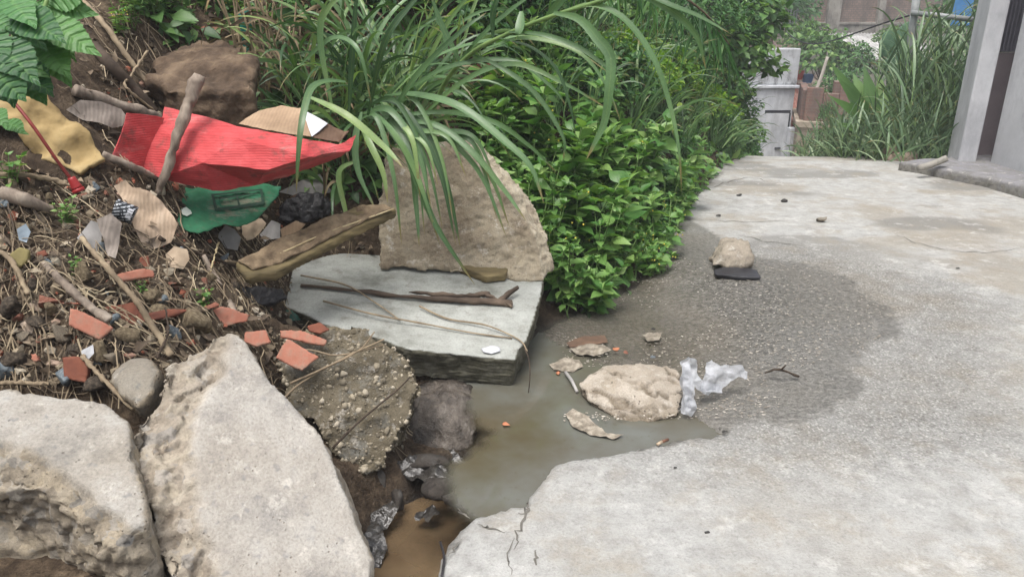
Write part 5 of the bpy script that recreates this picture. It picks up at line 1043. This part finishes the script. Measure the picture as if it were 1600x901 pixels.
bx('transom', DARKF, ((dx0 + dx1) / 2, Yh - .004, dt + .035), (dx1 - dx0 + .05, .03, .07), wh, bev=0); bx('door_gap', DARKF, (dx1 + .02, Yh - .004, (dt + z0) / 2), (.035, .02, dt - z0), wh, bev=0)
bx('pilaster', WHITE, (xr + .02, Yh - .1, (zt - .9 + z0) / 2), (.2, .3, zt - .9 - z0), wh)
V, F = tube_vf([(xr + .22, Yh, z0), (xr + .22, Yh, zt - 1.1)], .05, .05, 8); mesh_obj('drain_pipe', V, F, WHITE, wh)
# corrugated roofs
def corrugated(name, m, c, w, l, tilt, label, amp=.02, per=.11, rz=0, group='corrugated roofs'):
    nx = int(w / per * 6); xs = np.linspace(-w / 2, w / 2, nx); V = []
    for t in (0, .5, 1):
        for th in (0, -.012):
            pass
    ys = np.linspace(-l / 2, l / 2, 5); XX, YY = np.meshgrid(xs, ys); ZZ = amp * np.sin(XX * 2 * math.pi / per) + math.tan(tilt) * YY + .015 * vnoise(p3(XX, YY) * 2, 3).reshape(XX.shape)
    cc, ss = math.cos(rz), math.sin(rz); V = np.stack([(XX * cc - YY * ss).ravel() + c[0], (XX * ss + YY * cc).ravel() + c[1], ZZ.ravel() + c[2]], 1)
    i = (np.arange(4)[:, None] * nx + np.arange(nx - 1)[None]).ravel(); F = np.stack([i, i + 1, i + nx + 1, i + nx], 1)
    o = mesh_obj(name, V, F, m, origin=c); s_ = o.modifiers.new('thickness', 'SOLIDIFY'); s_.thickness = .012; return tag(o, label, 'roof', group)
for (px, py, Y, w, l, m, lab, tl) in [(1251, 160, 20.5, .9, 2.2, RUST, 'rusty corrugated roof directly right of the white house', .35), (1252, 180, 19.6, .8, .5, ZINC, 'pale zinc sheet between the two rusty roofs', .3), (1246, 199, 18.9, .7, 1.0, RUST, 'lower rusty corrugated roof beside the drain pipe', .45),
        (1270, 133, 24, 3.2, 1.6, rust('old_sheet', '6d5f55', '8f7f73', 'a69a90'), 'brown weathered corrugated roof behind the brick parapet', .3), (1372, 72, 26, 3.2, 2.4, ZINC, 'whitish corrugated roof below the old brick wall', .3), (1218, 66, 24.5, 1.6, 1.2, rust('old_sheet_two', '7d5a4e', '99837a', 'bdb4ad'), 'reddish corrugated roof above the white house parapet', .35)]:
    p = atY(px, py, Y); corrugated('corrugated_roof', m, tuple(p), w, l, tl, lab)
# brick walled house lower down
Yb = 16.5; bh = empty('brick_house', (X(1300, 220, Yb), Yb, -3.4)); tag(bh, 'beige house with a stained red brick parapet right of the white house', 'house')
x0, x1 = X(1277, 200, Yb), X(1365, 200, Yb); zb = Zp(200, Yb); zt2 = Zp(143, Yb); rzb = R(-18); cx = (x0 + x1) / 2
bx('wall', BEIGE, (cx, Yb + 1.2, (zb - 3.4) / 2), (x1 - x0, 2.6, zb + 3.4), bh, rzb); bx('ledge', BEIGE, (cx, Yb + 1.2, zb + .06), (x1 - x0 + .12, 2.72, .14), bh, rzb)
for q_, (u0, u1, dz) in enumerate([(-.5, -.2, .06), (-.195, .08, -.05), (.085, .3, .1), (.305, .5, -.12)]):
    wq = (x1 - x0 - .08); xm = (u0 + u1) / 2 * wq; hq = zt2 - zb - .13 + dz; bx('parapet', RBRK, (cx + .06 + xm * math.cos(rzb) + 1.15 * math.sin(rzb), Yb + 1.2 + xm * math.sin(rzb) - 1.15 * math.cos(rzb), zb + .13 + hq / 2), ((u1 - u0) * wq, .16, hq), bh, rzb)
bx('parapet_side', RBRK, (cx + .06 - (x1 - x0 - .1) / 2 * math.cos(rzb) - .1 * math.sin(rzb) * 0, Yb + 1.2 - (x1 - x0 - .1) / 2 * math.sin(rzb), (zb + .13 + zt2) / 2), (.16, 2.1, zt2 - zb - .13), bh, rzb)
bx('brick_pillar', RBRK, (X(1318, 160, Yb), Yb + .2, (zb + zt2) / 2 + .1), (.34, .3, zt2 - zb + .2), bh, rzb)
p = atY(1285, 115, 16.8); V, F = tube_vf([(p[0] - .12, p[1], p[2] - .5), p, (p[0] + .06, p[1], p[2] + .35)], .04, .035, 8, 8); tag(mesh_obj('pale_post', V, F, simple('pale_post', [(.3, '9d968c'), (.7, 'bdb6ab')], 8), origin=base_pt(V)), 'thin pale post rising behind the brick parapet', 'post')
for px, py, c1, lab in [(1247, 118, 'b8513f', 'red bucket beside the white house parapet'), (1262, 123, '4a6d9c', 'blue tub on the brown weathered roof')]:
    p = atY(px, py, 23.2); prof = [(0, .12), (.05, .14), (.22, .17), (.25, .18)]
    V = np.array([(p[0] + r * math.cos(a), p[1] + r * math.sin(a), p[2] - .12 + z) for z, r in prof for a in np.linspace(0, 6.28, 17)[:-1]]); F = [(i * 16 + j, i * 16 + (j + 1) % 16, (i + 1) * 16 + (j + 1) % 16, (i + 1) * 16 + j) for i in range(3) for j in range(16)] + [tuple(range(16))]
    tag(mesh_obj('bucket', V, F, simple('plastic_' + c1, [(.3, c1), (.7, c1)], 5, .5, 0), origin=base_pt(V)), lab, 'bucket')
for i, (a_, b_, m_, lab) in enumerate([((1190, 95, 17.9), (1300, 60, 25), .35, 'thin black cable sagging from the white house to the bush'), ((1200, 20, 24), (1420, 25, 9.8), .6, 'long thin black cable crossing the background to the leaning post')]):
    A_, B_ = atY(*a_), atY(*b_); M_ = (A_ + B_) / 2 - [0, 0, m_]; V, F = tube_vf([A_, M_, B_], .012, .012, 5, 20); tag(mesh_obj('cable', V, F, DARKF, origin=base_pt(V)), lab, 'cable')
rp = copy_tree(BP[3]); q = atY(1292, 190, Yb - .5); rp.name = 'shrub'; rp.location = q; rp.scale = (.5, .5, .9); tag(rp, 'small dark shrub growing on the ledge of the beige house', 'shrub'); rp['group'] = 'ledge shrub'
# old brick wall up the slope, grille
Yw = 30; ow = empty('old_wall', (X(1400, 30, Yw), Yw, -2)); tag(ow, 'long weathered brick wall with grey plaster base across the background', 'wall'); xa, xb = X(1262, 30, Yw), X(1640, 30, Yw)
bx('plaster_base', GREYPL, ((xa + xb) / 2, Yw, (Zp(36, Yw) - 2.5) / 2), (xb - xa, .5, Zp(36, Yw) + 2.5), ow); bx('brickwork', BRK, ((xa + xb) / 2, Yw + .05, Zp(36, Yw) + .9), (xb - xa, .4, 1.8), ow); bx('string_course', GREYPL, ((xa + xb) / 2, Yw - .03, Zp(37, Yw)), (xb - xa, .52, .1), ow)
bx('buttress', GREYPL, (X(1298, 20, Yw), Yw - .15, .4), (.5, .4, 4.5), ow); bx('buttress', GREYPL, (X(1372, 15, Yw), Yw - .15, .4), (.25, .4, 4.5), ow)
gf_ = empty('metal_fence', tuple(atY(1218, 60, 26))); tag(gf_, 'pale metal bar fence high above the white house', 'fence'); xa, xb, za, zb_ = X(1196, 40, 26), X(1243, 40, 26), Zp(62, 26), Zp(14, 26); GM = simple('grey_paint_metal', [(.3, '7d8080'), (.7, '9fa3a3')], 8, .5, 0); mb = MB()
for x in np.linspace(xa, xb, 11): mb.add(*box_vf((x, 26, (za + zb_) / 2), (.035, .035, zb_ - za)))
mb.build('bars', GM, gf_, smooth=False); mb = MB()
for z in (za + .05, zb_ - .05): mb.add(*box_vf(((xa + xb) / 2, 26, z), (xb - xa + .1, .05, .05)))
mb.build('rails', GM, gf_, smooth=False)
def far_bush(k, px, py, Y, sc, lab, cat='bush'):
    p = atY(px, py, Y); o = copy_tree(BP[k]); o.location = (p[0], Y, p[2] - .35 * sc * .45); o.rotation_euler = (0, 0, RNG.uniform(0, 6)); o.scale = (sc, sc, sc); return tag(o, lab, cat, None)
for a in [(1, 1285, 92, 21.5, 2.3, 'round leafy bush between the white house and the zinc roof'), (0, 1330, 105, 21, 1.7, 'dark bush under the whitish zinc roof'), (1, 1262, 60, 23, 1.5, 'leafy bush top before the pale metal fence'), (0, 1310, 140, 19, 1.3, 'dark shrub behind the red brick parapet'),
          (0, 1215, 10, 29, 3.0, 'dark tree mass behind the metal fence'), (0, 1160, 20, 27, 4.5, 'dark tree mass beyond the bank'), (0, 1270, -5, 32, 2.2, 'dark bush at the left end of the old brick wall'), (1, 1395, 60, 22, 1.0, 'small bush below the long metal pole'), (0, 1520, 30, 24, 3.0, 'dark bush behind the right grass thicket')]: far_bush(*a)
tr = empty('tree', tuple(atY(1196, 120, 24))); tag(tr, 'bare brown tree trunk rising beside the metal fence', 'tree'); p = atY(1196, 90, 24); V, F = tube_vf([(p[0], 24, p[2] - 1), (p[0] + .05, 24, p[2] + 1), (p[0] + .2, 24, p[2] + 3.2)], .16, .11, 10, 16, .02); mesh_obj('trunk', V, F, TWIG, tr)
cr_ = BP[0].children[0]; V0 = np.empty(len(cr_.data.vertices) * 3); cr_.data.vertices.foreach_get('co', V0); c2 = bpy.data.objects.new('crown', cr_.data); COL.objects.link(c2); c2.parent = tr; c2.location = (.2, 0, p[2] + 3.2 - tr.location.z); c2.scale = (3, 3, 2.2)
# grass thicket on the right
def thicket(n, hgt, Lr, seed, m, name='tall_grass'):
    root = empty(name); mb, sb = MB(), MB()
    for i in range(n):
        r = np.array([RNG.normal() * .28, RNG.normal() * .22, -.05]); d = unit(np.array([RNG.normal() * .14, RNG.normal() * .14, 1])); h = hgt * RNG.uniform(.55, 1.1); sb.add(*tube_vf(np.array([r, r + d * h]), .007, .003, 5))
        k = RNG.integers(6, 10); B = r + d * (h * np.linspace(.15, 1, k))[:, None]; a = RNG.uniform(0, 6.28) + np.arange(k) * 2.7; D = np.stack([np.cos(a), np.sin(a), np.linspace(.9, 2.6, k)], 1)
        add_strips(mb, *rand_blades(B, D, RNG.uniform(*Lr, k), RNG.uniform(.008, .016, k), 10, .28 * RNG.uniform(.6, 1.4)), .3)
    mb.build('blades', m, root); sb.build('stems', STEM, root); return root
TP = [thicket(24, 1.25, (.4, .75), 1, GREYG), thicket(26, .45, (.35, .65), 2, GREYG)]; TLAB = ['tall grey green cane grass in the thicket beside the white pillar', 'low arching pale grass at the foot of the thicket']
for px, Y, k, sc in [(1492, 9.2, 0, 1.15), (1462, 9.0, 0, 1.12), (1432, 9.4, 0, 1.1), (1478, 10.2, 0, 1.2), (1445, 10.6, 0, 1.2), (1410, 10.2, 0, .95), (1500, 11.5, 0, 1.3), (1395, 9.5, 0, .75), (1368, 10.5, 0, .8), (1340, 9.3, 1, .8), (1365, 8.9, 1, .9), (1395, 8.7, 1, 1.0), (1420, 8.8, 1, .9), (1320, 9.8, 1, .8), (1350, 10.2, 1, 1.1), (1450, 8.75, 1, .7), (1300, 10.5, 1, .7), (1275, 11, 1, .6)]:
    x = X(px, 230, Y); place(TP, k, (x, Y, Gz(x, Y)), RNG.uniform(0, 6), sc, TLAB[k], 'grass', TLAB[k].split(' in the')[0] + ' of the thicket')
bn = empty('broad_blade_plant', tuple(atY(1365, 215, 9.3))); tag(bn, 'plant with long broad upright leaves left of the grass thicket', 'plant'); mb = MB()
LB = (.25, .5, .75, .95, 1, .9, .65, .35, .02)
for a in [((1370, 205, 9.3), (1306, 100, 9.2), .075), ((1375, 210, 9.3), (1322, 128, 9.1), .09), ((1372, 205, 9.3), (1310, 150, 9.0), .07), ((1372, 200, 9.3), (1352, 105, 9.4), .08), ((1380, 200, 9.3), (1375, 115, 9.5), .08), ((1370, 215, 9.2), (1318, 190, 9.0), .06), ((1385, 205, 9.3), (1395, 130, 9.4), .07), ((1365, 200, 9.4), (1335, 112, 9.6), .08)]: px_leaf(mb, *a, prof=LB, droop=.15)
mb.build('leaves', MIDL, bn); V, F = tube_vf([np.array(bn.location) + [0, 0, -.2], atY(1372, 200, 9.3)], .06, .04, 8); mesh_obj('stem', V, F, STEM, bn)
ca = empty('prickly_pear', tuple(atY(1395, 130, 11))); tag(ca, 'dark prickly pear cactus with flat oval pads above the grass', 'cactus'); CAC = simple('cactus_pad', [(.3, '3d5a44'), (.7, '5d7d60')], 12, .7, .2)
for px, py, w, h, a in [(1387, 70, .12, .2, 0), (1403, 78, .1, .18, .3), (1395, 98, .13, .2, -.2), (1412, 62, .14, .24, .2), (1398, 120, .12, .2, 0), (1420, 88, .12, .22, .4), (1412, 112, .12, .2, .2)]:
    c = atY(px, py, 11); q = bmesh.new(); bmesh.ops.create_icosphere(q, subdivisions=3, radius=1); V = np.array([v.co[:] for v in q.verts]); F = [tuple(v.index for v in f.verts) for f in q.faces]; q.free()
    V = V * [w, .03, h]; cc, ss = math.cos(a), math.sin(a); V = np.stack([V[:, 0] * cc + V[:, 2] * ss, V[:, 1], -V[:, 0] * ss + V[:, 2] * cc], 1) + c; mesh_obj('pad', V, F, CAC, ca)
V, F = tube_vf([np.array(ca.location) - [0, 0, 1.0], ca.location], .06, .05, 8); mesh_obj('trunk', V, F, TWIG, ca)
# long metal pole with post, blue sheet
mp = empty('metal_pole', tuple(atY(1430, 60, 9.6))); tag(mp, 'horizontal grey metal pole on a leaning post above the grass thicket', 'pole')
V, F = tube_vf([atY(1424, 20, 9.6), atY(1520, 31, 9.2)], .032, .032, 10); mesh_obj('crossbar', V, F, GM, mp); V, F = tube_vf([atY(1418, 150, 9.7), atY(1424, 60, 9.65), atY(1434, -20, 9.6)], .05, .045, 10); mesh_obj('post', V, F, GM, mp)
p = atY(1504, 10, 15); tag(bx('blue_sheet', simple('blue_paint', [(.3, '3f78b0'), (.7, '5f97c7')], 3, .5, 0), tuple(p), (.42, .06, .7), None, .2), 'bright blue metal sheet glimpsed behind the white pillar top', 'metal sheet')
# ---- right hand facade
fw = empty('white_building', (5.5, 7.7, 0)); tag(fw, 'white building with a pillar and dark metal gate beside the lane', 'building')
bx('pillar', PINKW, (4.83, 7.95, 1.55), (.17, .46, 3.3), fw, R(-17), .015)
bx('gate_panel', simple('gate_brown', [(.3, '80767a'), (.7, '978b8e')], 3, .6, .1), (5.2, 8.12, .62), (.6, .06, 1.1), fw, 0, .006); bx('gate_upper', simple('gate_dark', [(.3, '55545d'), (.7, '6b6a73')], 3, .5, .1), (5.2, 8.12, 2.2), (.6, .05, 2.05), fw, 0, .006)
for x in np.linspace(4.94, 5.46, 14): bx('gate_rib', simple('gate_rib', [(.3, '66656f'), (.7, '7c7b86')], 3, .5, 0) if x < 4.95 else bpy.data.materials['gate_rib'], (x, 8.08, 2.2), (.014, .03, 2.03), fw, 0, 0)
bx('wall', PINKW, (5.97, 5.1, 1.6), (2.0, 5.16, 3.4), fw, 0, .02); bx('wall_return', PINKW, (6.6, 8.2, 1.6), (2.2, .3, 3.4), fw, 0, .02)
KERB = concmat('kerb_concrete', '87868a', '77756f', '6a6a6a', '8a8780', .4, dark='4d4b47')
kp = [atz(*p)[:2] for p in [(1402, 266), (1440, 262), (1478, 262)]] + [np.array([4.95, 8.4]), np.array([7, 8.4]), np.array([7, 3.0]), np.array([4.78, 3.0])] + [atz(*p)[:2] for p in [(1640, 318), (1600, 309), (1540, 293), (1475, 280), (1440, 272)]]
V = np.array([(x, y, z) for z in (-.1, .1) for x, y in kp]); k = len(kp); V[k:, 2] += .012 * vnoise(V[k:] * 5, 4); F = [tuple(range(2 * k - 1, k - 1, -1)), tuple(range(k))] + [(i, (i + 1) % k, k + (i + 1) % k, k + i) for i in range(k)]
V2, F2 = remeshed(V, F, .03); V2 = smooth_v(V2, F2, 1); V2 = V2 + .006 * np.stack([fbm(V2, 9, 3, q) for q in range(3)], 1); tag(mesh_obj('pavement', V2, F2, KERB, attrs={'face': sstep(.06, .09, V2[:, 2])}), 'raised grey concrete ledge before the white building', kind='structure')
V, F = tube_vf([atz(1436, 263, .1), atz(1456, 257, .13), atz(1480, 247, .2)], .034, .032, 12, 10, .001); tag(mesh_obj('drain_pipe', V, F, GREYPL, origin=base_pt(V)), 'short grey pipe leaning on the ledge at the white pillar foot', 'pipe')
RST = concmat('pinkish_stone', '9a8a7d', '8d7b6d', '8d7b6d', 'a3917f', .6, dark='5a4d44')
for ol, Y, lab in [([(1385, 235), (1390, 226), (1400, 224), (1406, 232), (1402, 242), (1388, 244)], 8.6, 'pinkish stone upright at the edge of the grass thicket'), ([(1382, 246), (1400, 238), (1432, 237), (1440, 246), (1430, 256), (1395, 258)], 8.45, 'long brown stone lying at the foot of the grass thicket')]:
    V, F, N, fc = chunk_vf(ol, (atY(*ol[0], Y), unit(np.array([0, -1, .35]))), .2, rough=.02, rsc=8, dome=.04, flat=False, voxel=.016, seed=int(ol[0][0])); tag(mesh_obj('stone', V, F, RST, origin=base_pt(V), attrs={'face': fc}), lab, 'stone')
# ================================================================ small things on the lane and in the water
BAGM = NT('white_bag'); a = BAGM.noise(14, 5, .7); b_ = BAGM.pbr(BAGM.ramp(a, (.3, 'c0c4cb'), (.7, 'e4e7ec')), .35, BAGM.bump(BAGM.noise(28, 5, .7), 1.0, .02), .5); tr_ = BAGM.n('BsdfTranslucent'); tr_.inputs[0].default_value = (.8, .82, .88, 1); tp = BAGM.n('BsdfTransparent')
m1 = BAGM.n('MixShader'); m1.inputs[0].default_value = .35; BAGM.t.links.new(b_, m1.inputs[1]); BAGM.t.links.new(tr_.outputs[0], m1.inputs[2]); m2 = BAGM.n('MixShader'); BAGM.put(m2.inputs[0], BAGM.ramp(a, (.35, .4), (.65, .06))); BAGM.t.links.new(m1.outputs[0], m2.inputs[1]); BAGM.t.links.new(tp.outputs[0], m2.inputs[2]); BAGM = BAGM.done(m2.outputs[0])
def vplane(px, py, Y, n): return atY(px, py, Y), unit(np.array(n, float))
mb = MB()
for ol, f, kw in [([(1062, 566), (1072, 559), (1086, 562), (1088, 580), (1092, 596), (1084, 602), (1086, 640), (1078, 648), (1062, 646), (1063, 605), (1060, 590)], vplane(1075, 600, 2.72, (.2, -1, .5)), dict(wr=.03, wsc=22, ridge=.035, seed=1)),
                  ([(1088, 602), (1098, 590), (1104, 566), (1114, 560), (1124, 574), (1150, 571), (1166, 582), (1166, 594), (1150, 592), (1136, 598), (1122, 612), (1100, 616)], vplane(1120, 600, 2.8, (.1, -.8, .8)), dict(wr=.045, wsc=18, ridge=.05, seed=2)),
                  ([(1084, 600), (1100, 596), (1128, 600), (1130, 612), (1096, 614)], vplane(1105, 608, 2.78, (0, -.5, 1)), dict(wr=.02, wsc=16, ridge=.02, seed=3)), ([(1066, 570), (1078, 562), (1084, 600), (1080, 640), (1070, 642)], vplane(1075, 600, 2.69, (-.4, -1, .3)), dict(wr=.02, wsc=22, ridge=.02, seed=4))]:
    V, F = sheet_vf(ol, f, cell=.008, edge_ragged=.008, **kw); mb.add(V, F)
V = np.concatenate(mb.V); tag(mb.build('plastic_bag', BAGM, origin=base_pt(V)), 'crumpled thin white plastic bag caught on the mortar lump in the water', 'plastic bag')
def floating(name, m, ol, label, cat, z=-.03, group=None, **kw):
    c = atz(*np.mean(ol, 0), z); V, F = sheet_vf(ol, (c, np.array([0, 0, 1.])), **{**dict(cell=.01, wr=.012, wsc=20), **kw}); return tag(mesh_obj(name, V, F, m, origin=base_pt(V)), label, cat, group)
SCUM = simple('grey_scum', [(.3, '5e564b'), (.5, '8c8375'), (.7, 'b3aa9b')], 30, .6, .7, 60, .01)
floating('plastic_wrapper', SCUM, [(884, 648), (895, 640), (915, 650), (935, 665), (950, 676), (975, 680), (960, 686), (925, 680), (895, 668)], 'grey crinkled plastic wrapper floating before the mortar lump', 'wrapper', ridge=.02)
floating('scum', SCUM, [(858, 568), (880, 560), (905, 562), (912, 572), (895, 580), (865, 578)], 'tan patch of scum by the slab corner in the water', 'scum', ridge=.012)
floating('scum', SCUM, [(890, 545), (915, 538), (945, 540), (955, 548), (930, 556), (900, 555)], 'grey patch of scum behind the mortar lump', 'scum', ridge=.012)
floating('scum', SCUM, [(1003, 522), (1018, 518), (1034, 520), (1030, 532), (1012, 534)], 'small round pale scum cluster at the wet lane edge', 'scum', ridge=.012)
floating('rust_scum', simple('rusty_scum', [(.3, '54443a'), (.7, '7d6350')], 12, .7, .3), [(885, 535), (910, 525), (945, 524), (950, 534), (920, 540), (890, 542)], 'rust brown film patch on the gutter water', 'scum', wr=.004)
def pebble(name, m, px, py, z, r, sq, label, cat, rz=0, group=None):
    V, F = rock_proto(int(px * 7 + py), None, 2, sq); V = V * r; p = atz(px, py, z); return tag(mesh_obj(name, V + p + [0, 0, r * sq[2] * .6], F, m, origin=tuple(p), attrs={'face': np.zeros(len(V))}), label, cat, group)
ORG = simple('orange_crumb', [(.3, 'a5664a'), (.7, 'c68a68')], 20, .8, .3); BLKS = simple('black_stone', [(.3, '2b2a29'), (.7, '4a4846')], 20, .8, .4)
for px, py, m, r, lab in [(963, 547, ORG, .02, 'orange brown tile crumb in the water behind the mortar lump'), (978, 552, MST[3], .018, 'reddish crumb beside the orange one in the water'), (792, 664, ORG, .016, 'orange brown dry leaf curl on the grey pool'), (872, 584, ORG, .014, 'small orange crumb at the tan scum patch'), (1165, 577, ORG, .014, 'orange crumb at the end of the white bag'), (1152, 571, MST[3], .012, 'reddish crumb behind the white bag'), (1187, 603, ORG, .012, 'orange crumb right of the white bag'), (1172, 614, MST[1], .013, 'tan crumb below the white bag end'), (1238, 592, MST[3], .012, 'red crumb on the wet lane'), (1228, 600, MST[1], .013, 'pale tan crumb on the wet lane'),
        (1132, 675, BLKS, .011, 'black pebble at the broken lane edge'), (1055, 731, BLKS, .007, 'tiny black pebble on the dry lane below the cigarette butt'), (1104, 832, BLKS, .009, 'black pebble on the pale lane near the picture bottom'), (1497, 420, BLKS, .015, 'dark pebble on the pale speckled lane'), (1020, 558, MST[2], .014, 'grey pebble in the shallow water'), (1020, 515, BLKS, .012, 'dark pebble on the brown wet lane'), (1155, 306, BLKS, .025, 'dark pebble on the lane near the weeds'), (1225, 315, BLKS, .035, 'dark clod on the stained lane'), (1123, 338, BLKS, .02, 'flat dark chip on the lane behind the cream stone')]:
    pebble('pebble', m, px, py, -.03 if py > 500 and px < 1240 and m is not BLKS else .004, r, (1.2, .9, .55), lab, 'pebble', group=None)
pebble('stone', DARKR, 692, 770, -.13, .07, (1.2, .9, .7), 'rounded muddy stone at the rim between the grey pool and the pit', 'stone'); pebble('stone', DARKR, 624, 790, -.2, .045, (1, .9, 1), 'brown stone standing in the pit mud', 'stone'); pebble('stone', DARKR, 660, 735, -.16, .08, (1.5, .8, .5), 'dark muddy stone below the wet rock', 'stone'); pebble('stone', DARKR, 730, 790, -.1, .07, (1.5, 1.0, .5), 'flat muddy stone beside the broken lane corner', 'stone')
c = atz(1285, 343, .01); V, F, N, fc = chunk_vf([(1276, 340), (1294, 338), (1291, 344), (1279, 345)], (atz(1285, 341, .03), unit(np.array([0, -1, .6]))), .05, voxel=.008, seed=3); tag(mesh_obj('concrete_chip', V, F, STONE, origin=base_pt(V), attrs={'face': fc}), 'grey concrete chip lying on the far lane', 'concrete chip')
cb = empty('cigarette_butt', tuple(atz(1035, 691, 0))); tag(cb, 'cigarette butt lying at the broken lane edge', 'cigarette butt'); a_, b_, c_ = atz(1027, 694, .006), atz(1034, 690, .006), atz(1044, 686, .006)
V, F = tube_vf([a_, b_], .006, .006, 10); mesh_obj('paper_end', V, F, CREAM, cb); V, F = tube_vf([b_ + (c_ - b_) * .03, c_], .0058, .0056, 10); mesh_obj('filter', V, F, simple('brown_filter', [(.3, '5d4034'), (.7, '7d5a48')], 20), cb)
V, F = tube_vf([atz(884, 582, -.02), atz(893, 594, -.015), atz(902, 612, -.03)], .008, .007, 8, 8, .001); tag(mesh_obj('pale_tube', V, F, GPAP, origin=base_pt(V)), 'short pale tube leaning at the left end of the mortar lump', 'tube')
V, F = tube_vf([atz(688, 846, .01), atz(694, 870, .008), atz(690, 901, .008), atz(684, 940, .008)], .004, .004, 6, 14); tag(mesh_obj('black_wire', V, F, BLK, origin=base_pt(V)), 'short black wire on the lane corner at the picture bottom', 'wire')
SHINY = simple('wet_black_plastic', [(.3, '1c1b1a'), (.7, '4a4743')], 10, .12, .6, 18, .03, .7)
for ol, z, lab in [([(580, 800), (612, 775), (625, 790), (600, 830), (606, 860), (590, 905), (560, 905), (570, 840)], -.2, 'wet black plastic strip along the foot of the big boulder'), ([(615, 720), (650, 712), (690, 730), (715, 745), (690, 760), (640, 752)], -.13, 'wet black plastic rag below the dripping rock'), ([(652, 800), (676, 790), (690, 806), (670, 818), (650, 815)], -.19, 'small shiny wet plastic scrap beside the brown puddle'), ([(700, 700), (716, 712), (735, 735), (752, 740), (735, 752), (712, 735)], -.09, 'shiny wet plastic scrap at the waterfall foot')]:
    c = atz(*np.mean(ol, 0), z); V, F = sheet_vf(ol, (c, unit(np.array([0, -.45, 1.]))), cell=.01, wr=.045, wsc=14, ridge=.03, seed=int(ol[0][0]), edge_ragged=.01); tag(mesh_obj('wet_plastic', V, F, SHINY, origin=base_pt(V)), lab, 'plastic scrap')
V, F = tube_vf([atz(1248, 588, .01), atz(1218, 577, .05), atz(1195, 582, .02)], .006, .004, 6, 10, .003); V2, F2 = tube_vf([atz(1220, 578, .05), atz(1228, 570, .08)], .005, .003, 6, 5); mb = MB().add(V, F).add(V2, F2); tag(mb.build('twig', DARKW, origin=base_pt(V)), 'dark forked twig lying on the wet lane right of the white bag', 'twig')
# speckled debris left by the water
n = NT('pale_debris'); DEB = n.done(n.pbr(n.ramp(n.attr('rnd'), (0, '7d756a'), (.5, 'a8a093'), (1, 'cfc8bd')), .8)); mb = MB()
DP = np.stack([RNG.uniform(880, 1390, 4500), RNG.uniform(380, 650, 4500)], 1); DQ = np.array([atz(*p) for p in DP]); DLOW = sstep(0, .55, pdist(DQ[:, 0], DQ[:, 1], LOWL))
DM = (pdist(DQ[:, 0], DQ[:, 1], WETL) > .02) & (vnoise(DQ * np.array([3.2, 2.4, 0]), 9) > -.25 + .6 * (DP[:, 0] < 1000))
for _ in range(4500):
    px, py = DP[_, 0], DP[_, 1]; q = DQ[_]
    if not DM[_]: continue
    low_ = DLOW[_]; r = RNG.uniform(.0015, .0045); z = max(-.036, .012 * fbm(p3([q[0]], [q[1]]), 1.1, 3, 41)[0] - .055 * low_) + .002
    mb.add(IV * r * np.array([RNG.uniform(.7, 2.2), RNG.uniform(.6, 1.2), .35]) + np.array([q[0], q[1], z]), IF, 0, rnd=RNG.random())
tag(mb.build('pale_debris', DEB, origin=(1, 3.6, 0), smooth=False), 'pale specks of debris washed over the wet lane', kind='stuff')
# haze
HZ = True
if HZ:
    hm = bpy.data.materials.new('haze'); hm.use_nodes = True; t = hm.node_tree; t.nodes.clear(); o_ = t.nodes.new('ShaderNodeOutputMaterial'); v = t.nodes.new('ShaderNodeVolumePrincipled'); v.inputs['Color'].default_value = (.86, .88, .92, 1); v.inputs['Density'].default_value = .0045; t.links.new(v.outputs[0], o_.inputs['Volume'])
    V, F = box_vf((9, 29, 2.2), (52, 70, 12.4)); tag(mesh_obj('haze', V, F, hm, smooth=False), 'pale humid haze over the lane', kind='stuff')
